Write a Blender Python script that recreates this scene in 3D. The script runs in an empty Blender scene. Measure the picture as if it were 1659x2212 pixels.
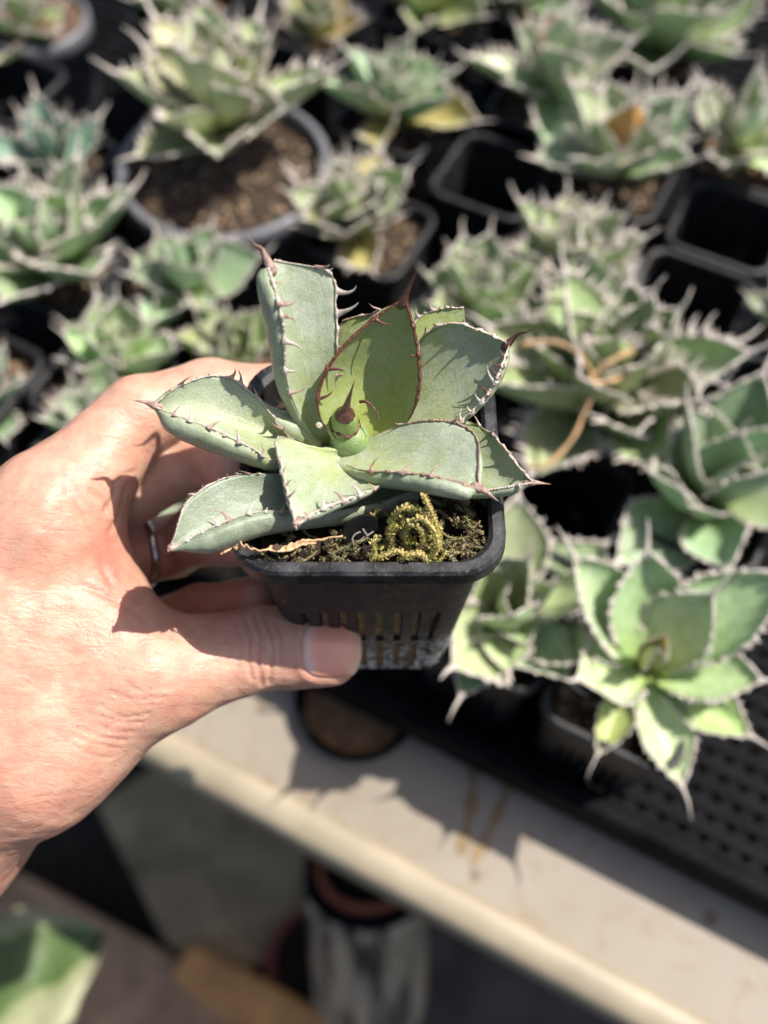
import bpy, bmesh, math, random
import numpy as np
from mathutils import Vector, Matrix, Quaternion, noise as mnoise
R = math.radians
SC = bpy.context.scene
COL = SC.collection
# ------------------------------------------------------------------ camera, world, sun, exposure
FPX = 2000.0                      # focal length in pixels of a 1659 x 2212 frame
PITCH = R(61)
CAM = np.array([0, 0, 1.40])
FWD = np.array([0, math.cos(PITCH), -math.sin(PITCH)])
UPV = np.array([0, math.sin(PITCH), math.cos(PITCH)])
RTV = np.array([1.0, 0, 0])
cd = bpy.data.cameras.new('camera')
cam = bpy.data.objects.new('camera', cd); COL.objects.link(cam)
cam.location = CAM; cam.rotation_euler = (R(90) - PITCH, 0, 0)
cd.sensor_fit = 'VERTICAL'; cd.sensor_height = 34.6; cd.sensor_width = 26
cd.lens = 34.6 * FPX / 2212
cd.clip_start = 0.01; cd.clip_end = 50
cd.dof.use_dof = True; cd.dof.focus_distance = 0.238; cd.dof.aperture_fstop = cd.lens / 5.6
SC.camera = cam
SUN = np.array([.50, .13, .85]); SUN /= np.linalg.norm(SUN)
sd = bpy.data.lights.new('sun', 'SUN'); sd.energy = 4.7; sd.angle = R(0.55); sd.color = (1, .955, .88)
so = bpy.data.objects.new('sun', sd); COL.objects.link(so)
so.rotation_euler = Vector(SUN).to_track_quat('Z', 'Y').to_euler()
W = bpy.data.worlds.new('World'); SC.world = W; W.use_nodes = True
nt = W.node_tree; sky = nt.nodes.new('ShaderNodeTexSky'); sky.sky_type = 'NISHITA'; sky.sun_disc = False
sky.sun_elevation = math.asin(SUN[2]); sky.sun_rotation = math.atan2(SUN[0], SUN[1])
nt.links.new(sky.outputs[0], nt.nodes['Background'].inputs[0]); nt.nodes['Background'].inputs[1].default_value = 0.095
sky.ozone_density = .4; sky.dust_density = 2.5; sky.air_density = .8
SC.view_settings.view_transform = 'Standard'; SC.view_settings.look = 'None'
SC.view_settings.exposure = 0.6; SC.view_settings.gamma = 1
SC.render.engine = 'CYCLES'
SC.cycles.max_bounces = 8; SC.cycles.use_denoising = True
SC.cycles.sample_clamp_indirect = 6

def P(x, y, d): return CAM + d * (FWD + RTV * (x - 829.5) / FPX + UPV * (1106 - y) / FPX)
def Zp(x, y, z):
    r = P(x, y, 1) - CAM; return CAM + r * (z - CAM[2]) / r[2]
def to_px(p):
    q = np.asarray(p) - CAM; d = q @ FWD
    return 829.5 + FPX * (q @ RTV) / d, 1106 - FPX * (q @ UPV) / d, d
# frame of the pot held in the hand (3 degrees off upright)
TH = R(32)
PN = UPV * math.sin(TH) - FWD * math.cos(TH)
PV = UPV * math.cos(TH) + FWD * math.sin(TH)
PO = P(795, 1242, .227) + PV * .035
def H(x, y, h):                    # a point h mm above the pot's rim
    r = P(x, y, 1) - CAM; t = ((PO + PN * h * 1e-3 - CAM) @ PN) / (r @ PN); return CAM + r * t
PM = Matrix(((RTV[0], PV[0], PN[0], PO[0]), (RTV[1], PV[1], PN[1], PO[1]), (RTV[2], PV[2], PN[2], PO[2]), (0, 0, 0, 1)))
PMI = PM.inverted()
def to_loc(p): return np.array(PMI @ Vector(p))

# ------------------------------------------------------------------ helpers
def mesh_obj(name, v, f, mats, parent=None, smooth=True, midx=None, mw=None):
    me = bpy.data.meshes.new(name)
    me.from_pydata([tuple(map(float, a)) for a in v], [], [tuple(int(i) for i in a) for a in f])
    if smooth: me.polygons.foreach_set('use_smooth', [True] * len(me.polygons))
    for m in (mats if isinstance(mats, (list, tuple)) else [mats]): me.materials.append(m)
    if midx is not None: me.polygons.foreach_set('material_index', [int(i) for i in midx])
    o = bpy.data.objects.new(name, me); COL.objects.link(o)
    if parent: o.parent = parent
    if mw is not None: o.matrix_world = mw
    return o
def inst(src, parent, name=None, mat=None):
    o = src.copy(); COL.objects.link(o); o.parent = parent
    if name: o.name = name
    if mat is not None: o.matrix_local = mat
    return o
def empty(name, loc=(0, 0, 0), label=None, cat=None, group=None, kind=None, mw=None):
    o = bpy.data.objects.new(name, None); COL.objects.link(o); o.location = loc; o.empty_display_size = .01
    if mw is not None: o.matrix_world = mw
    tag(o, label, cat, group, kind); return o
def tag(o, label=None, cat=None, group=None, kind=None):
    if label: o['label'] = label
    if cat: o['category'] = cat
    if group: o['group'] = group
    if kind: o['kind'] = kind
    return o
def catmull(pts, n):
    p = np.asarray(pts, float); p = np.vstack([2 * p[0] - p[1], p, 2 * p[-1] - p[-2]])
    m = len(p) - 3; out = []
    for u in np.linspace(0, m, n):
        i = min(int(u), m - 1); t = u - i; a, b, c, d = p[i:i + 4]
        out.append(.5 * (2 * b + (c - a) * t + (2 * a - 5 * b + 4 * c - d) * t * t + (3 * b - a - 3 * c + d) * t ** 3))
    return np.array(out)
def nrm(a):
    a = np.asarray(a, float); l = np.linalg.norm(a, axis=-1, keepdims=True); return a / np.maximum(l, 1e-12)
def tube(path, rad, sides=8, flat=None, ref=None, cap=True):
    """ring tube along a path; rad per point; flat = (factor) squash along ref"""
    p = np.asarray(path, float); n = len(p); rad = np.broadcast_to(rad, (n,))
    T = nrm(np.gradient(p, axis=0)); ref = np.array([.3, .2, .93]) if ref is None else np.asarray(ref, float)
    V, Fc = [], []
    for i in range(n):
        a = nrm(np.cross(T[i], ref)); b = np.cross(T[i], a)
        for k in range(sides):
            w = 2 * math.pi * k / sides
            V.append(p[i] + rad[i] * (math.cos(w) * a + math.sin(w) * b * (flat or 1)))
    for i in range(n - 1):
        for k in range(sides):
            q = (k + 1) % sides
            Fc.append((i * sides + k, i * sides + q, (i + 1) * sides + q, (i + 1) * sides + k))
    if cap: Fc.append(tuple(range(sides))[::-1]); Fc.append(tuple((n - 1) * sides + k for k in range(sides)))
    return V, Fc
class MB:
    def __init__(s): s.v = []; s.f = []; s.m = []
    def add(s, v, f, m=0):
        b = len(s.v); s.v += [tuple(a) for a in v]; s.f += [tuple(i + b for i in a) for a in f]; s.m += [m] * len(f)
    def obj(s, name, mats, parent=None, smooth=True, mw=None): return mesh_obj(name, s.v, s.f, mats, parent, smooth, s.m, mw)
def bevel(o, w, seg=2):
    m = o.modifiers.new('bevel', 'BEVEL'); m.width = w; m.segments = seg; m.limit_method = 'ANGLE'; return o
def box(c, s, rot=None):
    c = np.asarray(c, float); s = np.asarray(s, float) / 2
    v = [np.array([x, y, z]) * s for x in (-1, 1) for y in (-1, 1) for z in (-1, 1)]
    if rot is not None: v = [np.array(rot @ Vector(a)) for a in v]
    v = [c + a for a in v]
    return v, [(0, 1, 3, 2), (4, 6, 7, 5), (0, 4, 5, 1), (2, 3, 7, 6), (0, 2, 6, 4), (1, 5, 7, 3)]

# ------------------------------------------------------------------ materials
class NT:
    def __init__(s, name):
        s.m = bpy.data.materials.new(name); s.m.use_nodes = True; s.t = s.m.node_tree; s.b = s.t.nodes['Principled BSDF']
    def n(s, typ, **kw):
        x = s.t.nodes.new('ShaderNode' + typ)
        for k, v in kw.items():
            if k.startswith('_'): setattr(x, k[1:], v)
            else: x.inputs[k.replace('__', ' ')].default_value = v
        return x
    def l(s, a, b): s.t.links.new(a, b)
    def co(s, kind='Object', scale=(1, 1, 1)):
        c = s.n('TexCoord'); m = s.n('Mapping'); m.inputs['Scale'].default_value = scale; s.l(c.outputs[kind], m.inputs[0]); return m.outputs[0]
    def noise(s, vec, scale, detail=4, rough=.6, dist=0):
        x = s.n('TexNoise', Scale=scale, Detail=detail, Roughness=rough, Distortion=dist)
        if vec is not None: s.l(vec, x.inputs['Vector'])
        return x.outputs[0]
    def ramp(s, fac, stops):
        r = s.n('ValToRGB'); e = r.color_ramp.elements
        while len(e) < len(stops): e.new(.5)
        for q, (p, c) in zip(e, stops): q.position = p; q.color = (*c, 1) if len(c) == 3 else c
        s.l(fac, r.inputs[0]); return r.outputs[0]
    def mix(s, fac, a, b, mode='MIX'):
        x = s.n('Mix', _data_type='RGBA', _blend_type=mode)
        for i, v in ((0, fac), (6, a), (7, b)):
            if isinstance(v, (int, float)): x.inputs[i].default_value = v
            elif isinstance(v, tuple): x.inputs[i].default_value = (*v, 1)[:4]
            else: s.l(v, x.inputs[i])
        return x.outputs[2]
    def math(s, op, a, b=0.0, clamp=False):
        x = s.n('Math', _operation=op, _use_clamp=clamp)
        for i, v in ((0, a), (1, b)):
            if isinstance(v, (int, float)): x.inputs[i].default_value = v
            else: s.l(v, x.inputs[i])
        return x.outputs[0]
    def bump(s, h, strength=.3, dist=.001, prev=None):
        x = s.n('Bump', Strength=strength, Distance=dist); s.l(h, x.inputs['Height'])
        if prev is not None: s.l(prev, x.inputs['Normal'])
        return x.outputs[0]
    def set(s, **kw):
        for k, v in kw.items():
            i = s.b.inputs[k.replace('__', ' ')]
            if isinstance(v, (int, float)): i.default_value = v
            elif isinstance(v, tuple): i.default_value = (*v, 1)[:4] if i.type == 'RGBA' else v
            else: s.l(v, i)
        return s.m
def simple(name, c, r=.6, nscale=80, var=.25, bs=.2, bd=.0005, **kw):
    t = NT(name); co = t.co(); n = t.noise(co, nscale, 5)
    a = tuple(x * (1 - var) for x in c); b = tuple(min(1, x * (1 + var)) for x in c)
    col = t.ramp(n, [(.3, a), (.7, b)])
    t.set(Base__Color=col, Roughness=r, Normal=t.bump(t.noise(co, nscale * 4, 6), bs, bd), **kw); return t.m

def leaf_material(name, bloom, green, base_green, amount=.45, translucent=.0):
    """glaucous leaf: powdery bloom over green, greener and rubbed patches towards the base (uv.y = along leaf)"""
    t = NT(name); co = t.co('Object')
    uvn = t.n('UVMap'); sep = t.n('SeparateXYZ'); t.l(uvn.outputs[0], sep.inputs[0])
    big = t.noise(co, 105, 7, .68, .9); mid = t.noise(co, 420, 5, .7); fine = t.noise(co, 3600, 3, .75)
    f = t.math('MULTIPLY_ADD', t.math('SUBTRACT', big, .5), 3.0); f.node.inputs[2].default_value = amount
    c = t.mix(t.math('ADD', f, 0, True), bloom, green)
    base = t.ramp(sep.outputs[1], [(.05, (1, 1, 1)), (.60, (0, 0, 0))])
    bf = t.math('MULTIPLY', base, t.ramp(t.noise(co, 170, 5, .65, .6), [(.38, (.05,) * 3), (.62, (.95,) * 3)]))
    c = t.mix(bf, c, base_green)
    # fine lengthwise streaks and mottling in the bloom
    uvm = t.n('Mapping'); uvm.inputs['Scale'].default_value = (16, 1.2, 1); t.l(uvn.outputs[0], uvm.inputs[0])
    st = t.noise(uvm.outputs[0], 3, 4, .65, .5)
    c = t.mix(t.ramp(st, [(.34, (.22, .22, .22)), (.55, (0, 0, 0))]), c, tuple(x * .62 for x in green))
    c = t.mix(t.ramp(mid, [(.35, (.28, .28, .28)), (.65, (0, 0, 0))]), c, tuple(x * .8 for x in green))
    c = t.mix(t.ramp(fine, [(.48, (0, 0, 0)), (.68, (.34,) * 3)]), c, (.66, .69, .62))
    c = t.mix(t.ramp(t.noise(co, 1900, 3, .7), [(.34, (.42,) * 3), (.5, (0,) * 3)]), c, tuple(x * .6 for x in green))
    spot = t.ramp(t.noise(co, 900, 2, .5), [(.735, (0, 0, 0)), (.76, (1, 1, 1))])
    c = t.mix(t.math('MULTIPLY', spot, .5), c, (.16, .09, .03))
    rough = t.ramp(mid, [(.3, (.29,) * 3), (.7, (.47,) * 3)])
    bp = t.bump(fine, .30, .0003); bp = t.bump(st, .12, .0005, bp); bp = t.bump(big, .35, .0012, bp)
    t.set(Base__Color=c, Roughness=rough, Normal=bp, Specular__IOR__Level=.52, Subsurface__Weight=.18,
          Subsurface__Radius=(.6, 1.0, .25), Subsurface__Scale=.0022, Sheen__Weight=.0)
    return t.m
M = {}
M['leaf_blue'] = leaf_material('leaf_bluegreen', (.43, .47, .37), (.27, .33, .17), (.35, .40, .07), .36)
M['leaf_green'] = leaf_material('leaf_green', (.34, .39, .24), (.25, .31, .05), (.34, .37, .05), .52)
M['leaf_sage'] = leaf_material('leaf_sage', (.40, .44, .335), (.26, .31, .14), (.33, .37, .08), .40)
M['leaf_bud'] = leaf_material('leaf_bud', (.30, .40, .26), (.17, .27, .04), (.24, .33, .05), .5)
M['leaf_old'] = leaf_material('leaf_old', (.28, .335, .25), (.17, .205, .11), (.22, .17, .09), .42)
def horn(name, a, b, r=.42):
    t = NT(name); co = t.co(); n = t.noise(co, 650, 4, .7, .5); n2 = t.noise(co, 2600, 4, .7)
    t.set(Base__Color=t.ramp(n, [(.33, a), (.66, b)]), Roughness=r, Normal=t.bump(n2, .45, .0004, t.bump(n, .5, .0008)), Specular__IOR__Level=.5)
    return t.m
M['margin_pale'] = horn('margin_pale', (.42, .32, .27), (.66, .57, .50))
M['margin_brown'] = horn('margin_brown', (.06, .018, .014), (.17, .055, .030), .26)
M['margin_mid'] = horn('margin_mid', (.20, .10, .07), (.52, .38, .29), .35)
M['spine_brown'] = horn('spine_brown', (.055, .018, .014), (.16, .065, .045), .3)
M['spine_pale'] = horn('spine_pale', (.20, .10, .08), (.50, .36, .30), .38)
# pot plastic: scuffed, scratched, dusted
def plastic(name, dust=.5, lime=False):
    t = NT(name); co = t.co(); n = t.noise(co, 170, 4, .5); n2 = t.noise(co, 900, 5, .7)
    m = t.n('Mapping'); m.inputs['Scale'].default_value = (120, 120, 900); c0 = t.n('TexCoord'); t.l(c0.outputs['Object'], m.inputs[0])
    scr = t.noise(m.outputs[0], 2.2, 4, .7, 1.2)
    c = t.mix(t.ramp(n, [(.42, (0, 0, 0)), (.75, (dust,) * 3)]), (.008, .008, .009), (.06, .06, .065))
    c = t.mix(t.ramp(scr, [(.64, (0, 0, 0)), (.70, (.5, .5, .5))]), c, (.13, .12, .11))
    c = t.mix(t.ramp(n2, [(.60, (0, 0, 0)), (.70, (.6, .6, .6))]), c, (.26, .21, .16))
    if lime:
        sp = t.n('SeparateXYZ'); t.l(c0.outputs['Object'], sp.inputs[0])
        g = t.n('MapRange'); t.l(sp.outputs[2], g.inputs[0]); g.inputs[1].default_value = -.048; g.inputs[2].default_value = -.080
        ln = t.math('MULTIPLY', g.outputs[0], t.ramp(t.noise(co, 260, 7, .75, .8), [(.46, (0, 0, 0)), (.55, (1, 1, 1))]))
        c = t.mix(t.math('MULTIPLY', ln, .9), c, (.78, .75, .69))
        sl = t.math('MULTIPLY', t.ramp(t.noise(co, 330, 6, .8), [(.60, (0, 0, 0)), (.70, (1, 1, 1))]), .6)
        c = t.mix(sl, c, (.30, .22, .15))
    t.set(Base__Color=c, Roughness=t.ramp(n, [(.3, (.36,) * 3), (.7, (.6,) * 3)]), Specular__IOR__Level=.42, Normal=t.bump(n2, .3, .0004, t.bump(scr, .2, .0005)))
    return t.m
M['pot'] = plastic('black_pot_plastic', .45, True)
M['rim'] = plastic('black_rim_plastic', .9)
M['bgpot'] = plastic('nursery_pot_plastic', .35)
M['greypot'] = simple('grey_pot_plastic', (.14, .14, .155), .42, 60)
M['clay'] = simple('terracotta', (.40, .12, .06), .8, 60, .3)
M['soil'] = simple('soil', (.065, .042, .026), .95, 300, .55, 1, .003)
M['soilpale'] = simple('gritty_soil', (.16, .095, .055), .95, 200, .6, 1, .003)
M['root'] = simple('root_mass', (.86, .45, .20), .95, 420, .35, 1, .002)

# skin
def skin_mat():
    t = NT('skin'); co = t.co('Object')
    at = t.n('Attribute'); at.attribute_name = 'blush_glow'
    big = t.noise(co, 60, 4, .55); mid = t.noise(co, 230, 5, .6); fine = t.noise(co, 1400, 3, .6)
    c = t.ramp(big, [(.3, (.545, .315, .215)), (.7, (.61, .385, .275))])
    c = t.mix(t.ramp(mid, [(.35, (.55,) * 3), (.65, (0,) * 3)]), c, (.54, .215, .16))
    c = t.mix(t.math('MULTIPLY', at.outputs['Fac'], .8), c, (.60, .17, .12))
    # fine cross-hatched skin lines: stretched voronoi cells
    m1 = t.n('Mapping'); m1.inputs['Rotation'].default_value = (.3, .5, .6); m1.inputs['Scale'].default_value = (1150, 620, 950)
    m0 = t.n('TexCoord'); wv = t.n('TexNoise', Scale=260, Detail=2)
    t.l(m0.outputs['Object'], wv.inputs['Vector'])
    ad = t.n('VectorMath', _operation='MULTIPLY_ADD'); t.l(wv.outputs['Color'], ad.inputs[0]); ad.inputs[1].default_value = (.0022,) * 3; t.l(m0.outputs['Object'], ad.inputs[2])
    t.l(ad.outputs[0], m1.inputs[0])
    v = t.n('TexVoronoi', _feature='DISTANCE_TO_EDGE', Scale=1.0); t.l(m1.outputs[0], v.inputs['Vector'])
    ed = t.ramp(v.outputs['Distance'], [(.0, (0, 0, 0)), (.16, (1, 1, 1))])
    m2 = t.n('Mapping'); m2.inputs['Rotation'].default_value = (.1, .2, -.55); m2.inputs['Scale'].default_value = (170, 620, 300); t.l(ad.outputs[0], m2.inputs[0])
    ln = t.noise(m2.outputs[0], 1, 3, .6, .4)
    c = t.mix(t.ramp(ed, [(0, (.07,) * 3), (.6, (0,) * 3)]), c, (.52, .22, .15))
    bp = t.bump(ed, .17, .0002); bp = t.bump(ln, .55, .0007, bp); bp = t.bump(fine, .15, .0002, bp); bp = t.bump(mid, .25, .0007, bp)
    t.set(Base__Color=c, Roughness=t.ramp(mid, [(.3, (.38,) * 3), (.7, (.50,) * 3)]), Normal=bp, Specular__IOR__Level=.5,
          Subsurface__Weight=.35, Subsurface__Radius=(1.0, .32, .16), Subsurface__Scale=.0055)
    return t.m
M['skin'] = skin_mat()
def nail_mat():
    t = NT('nail'); uv = t.n('UVMap'); sp = t.n('SeparateXYZ'); t.l(uv.outputs[0], sp.inputs[0])
    mp = t.n('Mapping'); mp.inputs['Scale'].default_value = (1, 26, 1); t.l(uv.outputs[0], mp.inputs[0]); st = t.noise(mp.outputs[0], 2, 3)
    c = t.ramp(sp.outputs[0], [(.0, (.80, .52, .46)), (.12, (.82, .52, .42)), (.24, (.84, .37, .26)), (.72, (.84, .36, .25)), (.86, (.86, .44, .31)), (.935, (.86, .48, .34)), (.955, (.84, .66, .48)), (.985, (.80, .52, .40))])
    t.set(Base__Color=t.mix(t.ramp(st, [(.4, (.15,) * 3), (.6, (0,) * 3)]), c, (.8, .55, .48)), Roughness=.30, Specular__IOR__Level=.55,
          Normal=t.bump(st, .25, .00015), Subsurface__Weight=.3, Subsurface__Radius=(1, .4, .25), Subsurface__Scale=.003, Coat__Weight=.25, Coat__Roughness=.25)
    return t.m
M['nail'] = nail_mat()
t = NT('ring_silver'); M['silver'] = t.set(Base__Color=(.62, .58, .55), Metallic=1.0, Roughness=.22, Normal=t.bump(t.noise(t.co(), 900, 3), .1, .0002))

def bench_mat():
    t = NT('painted_bench'); co = t.co(); n = t.noise(co, 9, 6, .65, .4); n2 = t.noise(co, 45, 6, .7, 1.2); n3 = t.noise(co, 240, 4)
    c = t.ramp(n, [(.3, (.27, .225, .172)), (.7, (.335, .29, .235))])
    c = t.mix(t.ramp(n2, [(.52, (0,) * 3), (.75, (.8,) * 3)]), c, (.24, .165, .09))
    vo = t.n('TexVoronoi', Scale=38); t.l(co, vo.inputs['Vector'])
    sp = t.ramp(vo.outputs['Distance'], [(.10, (1,) * 3), (.19, (0,) * 3)])
    c = t.mix(t.math('MULTIPLY', sp, t.ramp(n, [(.40, (0,) * 3), (.55, (.85,) * 3)])), c, (.13, .075, .035))
    t.set(Base__Color=c, Roughness=.5, Normal=t.bump(n3, .15, .0006)); return t.m
M['bench'] = bench_mat()
M['rail'] = simple('painted_rail', (.34, .285, .20), .5, 30, .15)
M['stain'] = simple('rust_stain', (.25, .165, .075), .6, 60, .3)
M['trayblack'] = simple('black_tray_plastic', (.006, .006, .007), .6, 50, .5, Specular__IOR__Level=.04)
M['concrete'] = simple('concrete_slab', (.33, .25, .145), .9, 14, .45, .5, .004)
M['concrete2'] = simple('concrete_warm', (.42, .265, .16), .9, 16, .4, .5, .004)
M['earth'] = simple('dark_earth', (.035, .028, .02), .95, 60, .6, 1, .01)
M['timber'] = simple('timber', (.62, .30, .10), .7, 25, .3)

# ------------------------------------------------------------------ setting: ground, bench, tray
GZ = 0.0
YAW = R(-27.2)
E1 = np.array([math.cos(YAW), math.sin(YAW), 0]); E2 = np.array([-math.sin(YAW), math.cos(YAW), 0]); EZ = np.array([0, 0, 1.])
BZ = .90
def sheet(name, c, s, n, amp, mat, kind, seed=0):
    V, Fc = [], []
    for j in range(n + 1):
        for i in range(n + 1):
            x = c[0] + (i / n - .5) * s[0]; y = c[1] + (j / n - .5) * s[1]
            V.append((x, y, c[2] + amp * mnoise.noise(Vector((x * 9, y * 9, seed)))))
    for j in range(n):
        for i in range(n): a = j * (n + 1) + i; Fc.append((a, a + 1, a + n + 2, a + n + 1))
    return tag(mesh_obj(name, V, Fc, mat), kind=kind, label='dark bare earth under the bench')
sheet('ground', (0, .6, GZ), (6, 6), 120, .012, M['earth'], 'structure')
edge_p = Zp(340, 1608, BZ)                     # on the outer edge of the bench
tray_p = Zp(900, 1590, BZ + .004)              # front face of the tray
def bench_pt(a, b, z): return edge_p + E1 * a + E2 * b + EZ * (z - edge_p[2])
rotE = Matrix((( E1[0], E2[0], 0), (E1[1], E2[1], 0), (0, 0, 1)))
o = mesh_obj('bench', *box(bench_pt(.1, .80, BZ - .012), (3.6, 1.60, .024), rotE), M['bench']); bevel(o, .002)
tag(o, 'cream painted bench board with rust stains, carrying the trays of potted agaves', 'bench')
# rounded raised lip along the front edge
prof = [(0.0095, BZ + .0005), (.0085, BZ + .003), (.006, BZ + .0045), (.001, BZ + .0045), (-.005, BZ + .003), (-.0085, BZ - .001), (-.010, BZ - .006), (-.010, BZ - .026), (-.003, BZ - .026), (-.001, BZ - .0245)]
V, Fc = [], []
for i, a in enumerate((-1.7, 1.9)):
    for b, z in prof: V.append(bench_pt(a, b, z))
k = len(prof)
for q in range(k - 1): Fc.append((q, q + 1, k + q + 1, k + q))
mesh_obj('edge_lip', V, Fc, M['rail'], o)
# two rust runs on the board
for pts, w in (([(1028, 1640), (1022, 1690), (1018, 1745), (1005, 1800), (998, 1850)], .0032), ([(1110, 1672), (1085, 1735), (1055, 1800), (1020, 1870)], .0026)):
    c = catmull([Zp(x, y, BZ + .0006) for x, y in pts], 14); side = nrm(np.cross(np.gradient(c, axis=0), EZ))
    ww = w * (0.8 + .35 * np.sin(np.arange(14) * 1.3))[:, None]
    V = np.vstack([c - side * ww, c + side * ww]); Fc = [(i, i + 1, i + 15, i + 14) for i in range(13)]
    mesh_obj('rust_run', V, Fc, M['stain'], o)
# legs of the bench
for a in (-.75, 1.0):
    for b in (.06, .82): mesh_obj('leg', *box(bench_pt(a, b, BZ / 2 - .02), (.05, .05, BZ - .05), rotE), M['rail'], o)
# mesh-floored black tray
TZ = BZ + .017
tray = empty('plant_tray', tray_p, 'long black plastic tray with a mesh floor holding rows of potted agaves on the bench', 'tray')
tb = float((tray_p - edge_p) @ E2)
def tp(a, b, z): return edge_p + E1 * a + E2 * (tb + b) + EZ * (z - edge_p[2])
mb = MB()
TD = 1.15
for i in range(230): mb.add(*box(tp(-1.2 + i * .0108, TD / 2, TZ), (.0066, TD, .003), rotE))
for j in range(105): mb.add(*box(tp(.04, .01 + j * .0108, TZ + .0015), (2.48, .0066, .003), rotE))
f = mb.obj('mesh_floor', [M['trayblack']], tray, False); f['kind'] = 'stuff'; f.matrix_parent_inverse = Matrix.Translation(tray_p).inverted()
for nm, c, s in (('front_rail', tp(.04, 0, TZ + .010), (2.5, .011, .028)), ('back_rail', tp(.04, TD, TZ + .010), (2.5, .011, .028)),
                 ('side_rail', tp(-1.215, TD / 2, TZ + .010), (.011, TD - .012, .028)), ('side_rail', tp(1.295, TD / 2, TZ + .010), (.011, TD - .012, .028)),
                 ('tray_liner', tp(.04, TD / 2 + .004, TZ - .006), (2.48, TD - .02, .0015)), ('foot', tp(-.5, .02, BZ + .002), (.03, .02, .004)), ('foot', tp(.5, .02, BZ + .002), (.03, .02, .004))):
    r_ = bevel(mesh_obj(nm, *box(c, s, rotE), M['trayblack'], tray), .004 if 'rail' in nm else .0005, 3); r_.matrix_parent_inverse = Matrix.Translation(tray_p).inverted()

# ------------------------------------------------------------------ ground items
def prism(pts, z0, z1, jitter=0):
    n = len(pts); V = [(p[0], p[1], z0) for p in pts] + [(p[0], p[1], z1) for p in pts]
    Fc = [tuple(range(n))[::-1], tuple(range(n, 2 * n))] + [(i, (i + 1) % n, n + (i + 1) % n, n + i) for i in range(n)]
    return V, Fc
def slab(name, pxs, z, th, mat, label, cat='slab', w=.004):
    pts = [Zp(x, y, z) for x, y in pxs]
    if sum((pts[i][0] * pts[(i + 1) % len(pts)][1] - pts[(i + 1) % len(pts)][0] * pts[i][1]) for i in range(len(pts))) < 0: pts = pts[::-1]
    o = mesh_obj(name, *prism(pts, z - th, z), mat, None, False); bevel(o, w, 2); return tag(o, label, cat)
slab('paving_slab', [(205, 1735), (480, 1560), (900, 1700), (640, 2010), (500, 2140), (360, 2040)], .075, .06, M['concrete'], 'greyish stained concrete slab lying on the dark earth under the bench', w=.006)
slab('paving_slab', [(-60, 1900), (40, 1885), (380, 2070), (740, 2260), (660, 2420), (-120, 2420)], .085, .075, M['concrete2'], 'brownish concrete kerb slab behind the variegated leaf, lowest in the photo', w=.006)
slab('paving_slab', [(860, 1990), (1250, 2050), (1560, 2330), (1100, 2420), (840, 2330)], .06, .045, simple('dark_slab', (.10, .085, .075), .85, 14, .4), 'dark slab beside the white bucket below the bench edge')
slab('timber_block', [(365, 2110), (410, 2035), (800, 2235), (900, 2320), (740, 2400)], .12, .045, M['timber'], 'orange brown length of timber lying between the two concrete slabs', 'timber', .008)
def lathe(prof, n=48, c=(0, 0, 0)):
    V, Fc = [], []
    for i in range(n):
        w = 2 * math.pi * i / n
        for r, z in prof: V.append((c[0] + r * math.cos(w), c[1] + r * math.sin(w), c[2] + z))
    k = len(prof)
    for i in range(n):
        j = (i + 1) % n
        for q in range(k - 1): Fc.append((i * k + q, j * k + q, j * k + q + 1, i * k + q + 1))
    return V, Fc
def round_pot(name, c, r_top, r_bot, h, mat, parent, rimw=.005, soil=None, soil_d=.012):
    """open pot whose rim centre is at c"""
    pr = [(0.001, -h), (r_bot * .96, -h), (r_bot, -h + .003), (r_top - rimw, -.016), (r_top, -.015), (r_top + .001, -.002), (r_top - .001, 0), (r_top - rimw + .001, 0), (r_top - rimw, -.002), (r_top - rimw - .001, -.02), (r_bot - .003, -h + .004), (.001, -h + .004)]
    o = mesh_obj(name, *lathe(pr, 56), mat, parent); o.location = c
    if soil:
        V, Fc = [(0, 0, -soil_d)], []
        rr = r_top - rimw - .0012; K, Nn = 9, 40
        for q in range(1, K + 1):
            for i in range(Nn):
                w = 2 * math.pi * i / Nn; a = rr * q / K
                V.append((a * math.cos(w), a * math.sin(w), -soil_d + .003 * mnoise.noise(Vector((a * math.cos(w) * 90, a * math.sin(w) * 90, c[0] * 50)))))
        for i in range(Nn):
            Fc.append((0, 1 + i, 1 + (i + 1) % Nn))
            for q in range(K - 1):
                a = 1 + q * Nn; Fc.append((a + i, a + Nn + i, a + Nn + (i + 1) % Nn, a + (i + 1) % Nn))
        s_ = mesh_obj('soil', V, Fc, soil, parent); s_.location = c
    return o
# white drum with black pots nested in it
bc = Zp(795, 1872, .30); LEAN = Matrix.Rotation(R(-30), 4, 'X')
base = Vector(bc) - LEAN.to_3x3() @ Vector((0, 0, .26))
drum = empty('drum', base, 'white paint-streaked drum holding stacked black pots, in shade below the bench edge', 'drum', mw=Matrix.Translation(base) @ LEAN)
t = NT('streaked_white'); co = t.co('Object', (40, 40, 6)); M['drum'] = t.set(Base__Color=t.ramp(t.noise(co, 1, 5, .6), [(.44, (.06, .055, .045)), (.56, (.60, .48, .34))]), Roughness=.6)
round_pot('shell', (0, 0, .25), .076, .070, .24, M['drum'], drum, .004)
round_pot('nested_pot', (0, 0, .260), .069, .055, .2, M['trayblack'], drum, .008)
round_pot('nested_pot', (0, 0, .263), .057, .046, .17, M['clay'], drum, .007)
round_pot('nested_pot', (0, 0, .267), .046, .036, .14, M['trayblack'], drum, .005, M['earth'], .03)
rc = Zp(690, 2080, .12)
rp = empty('clay_pot', (rc[0], rc[1], 0), 'dull red clay pot standing in shade against the left of the white streaked drum', 'pot')
round_pot('body', (0, 0, .10), .070, .055, .095, simple('dull_clay', (.22, .06, .042), .85, 40), rp, .009, M['earth'], .02)
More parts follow.
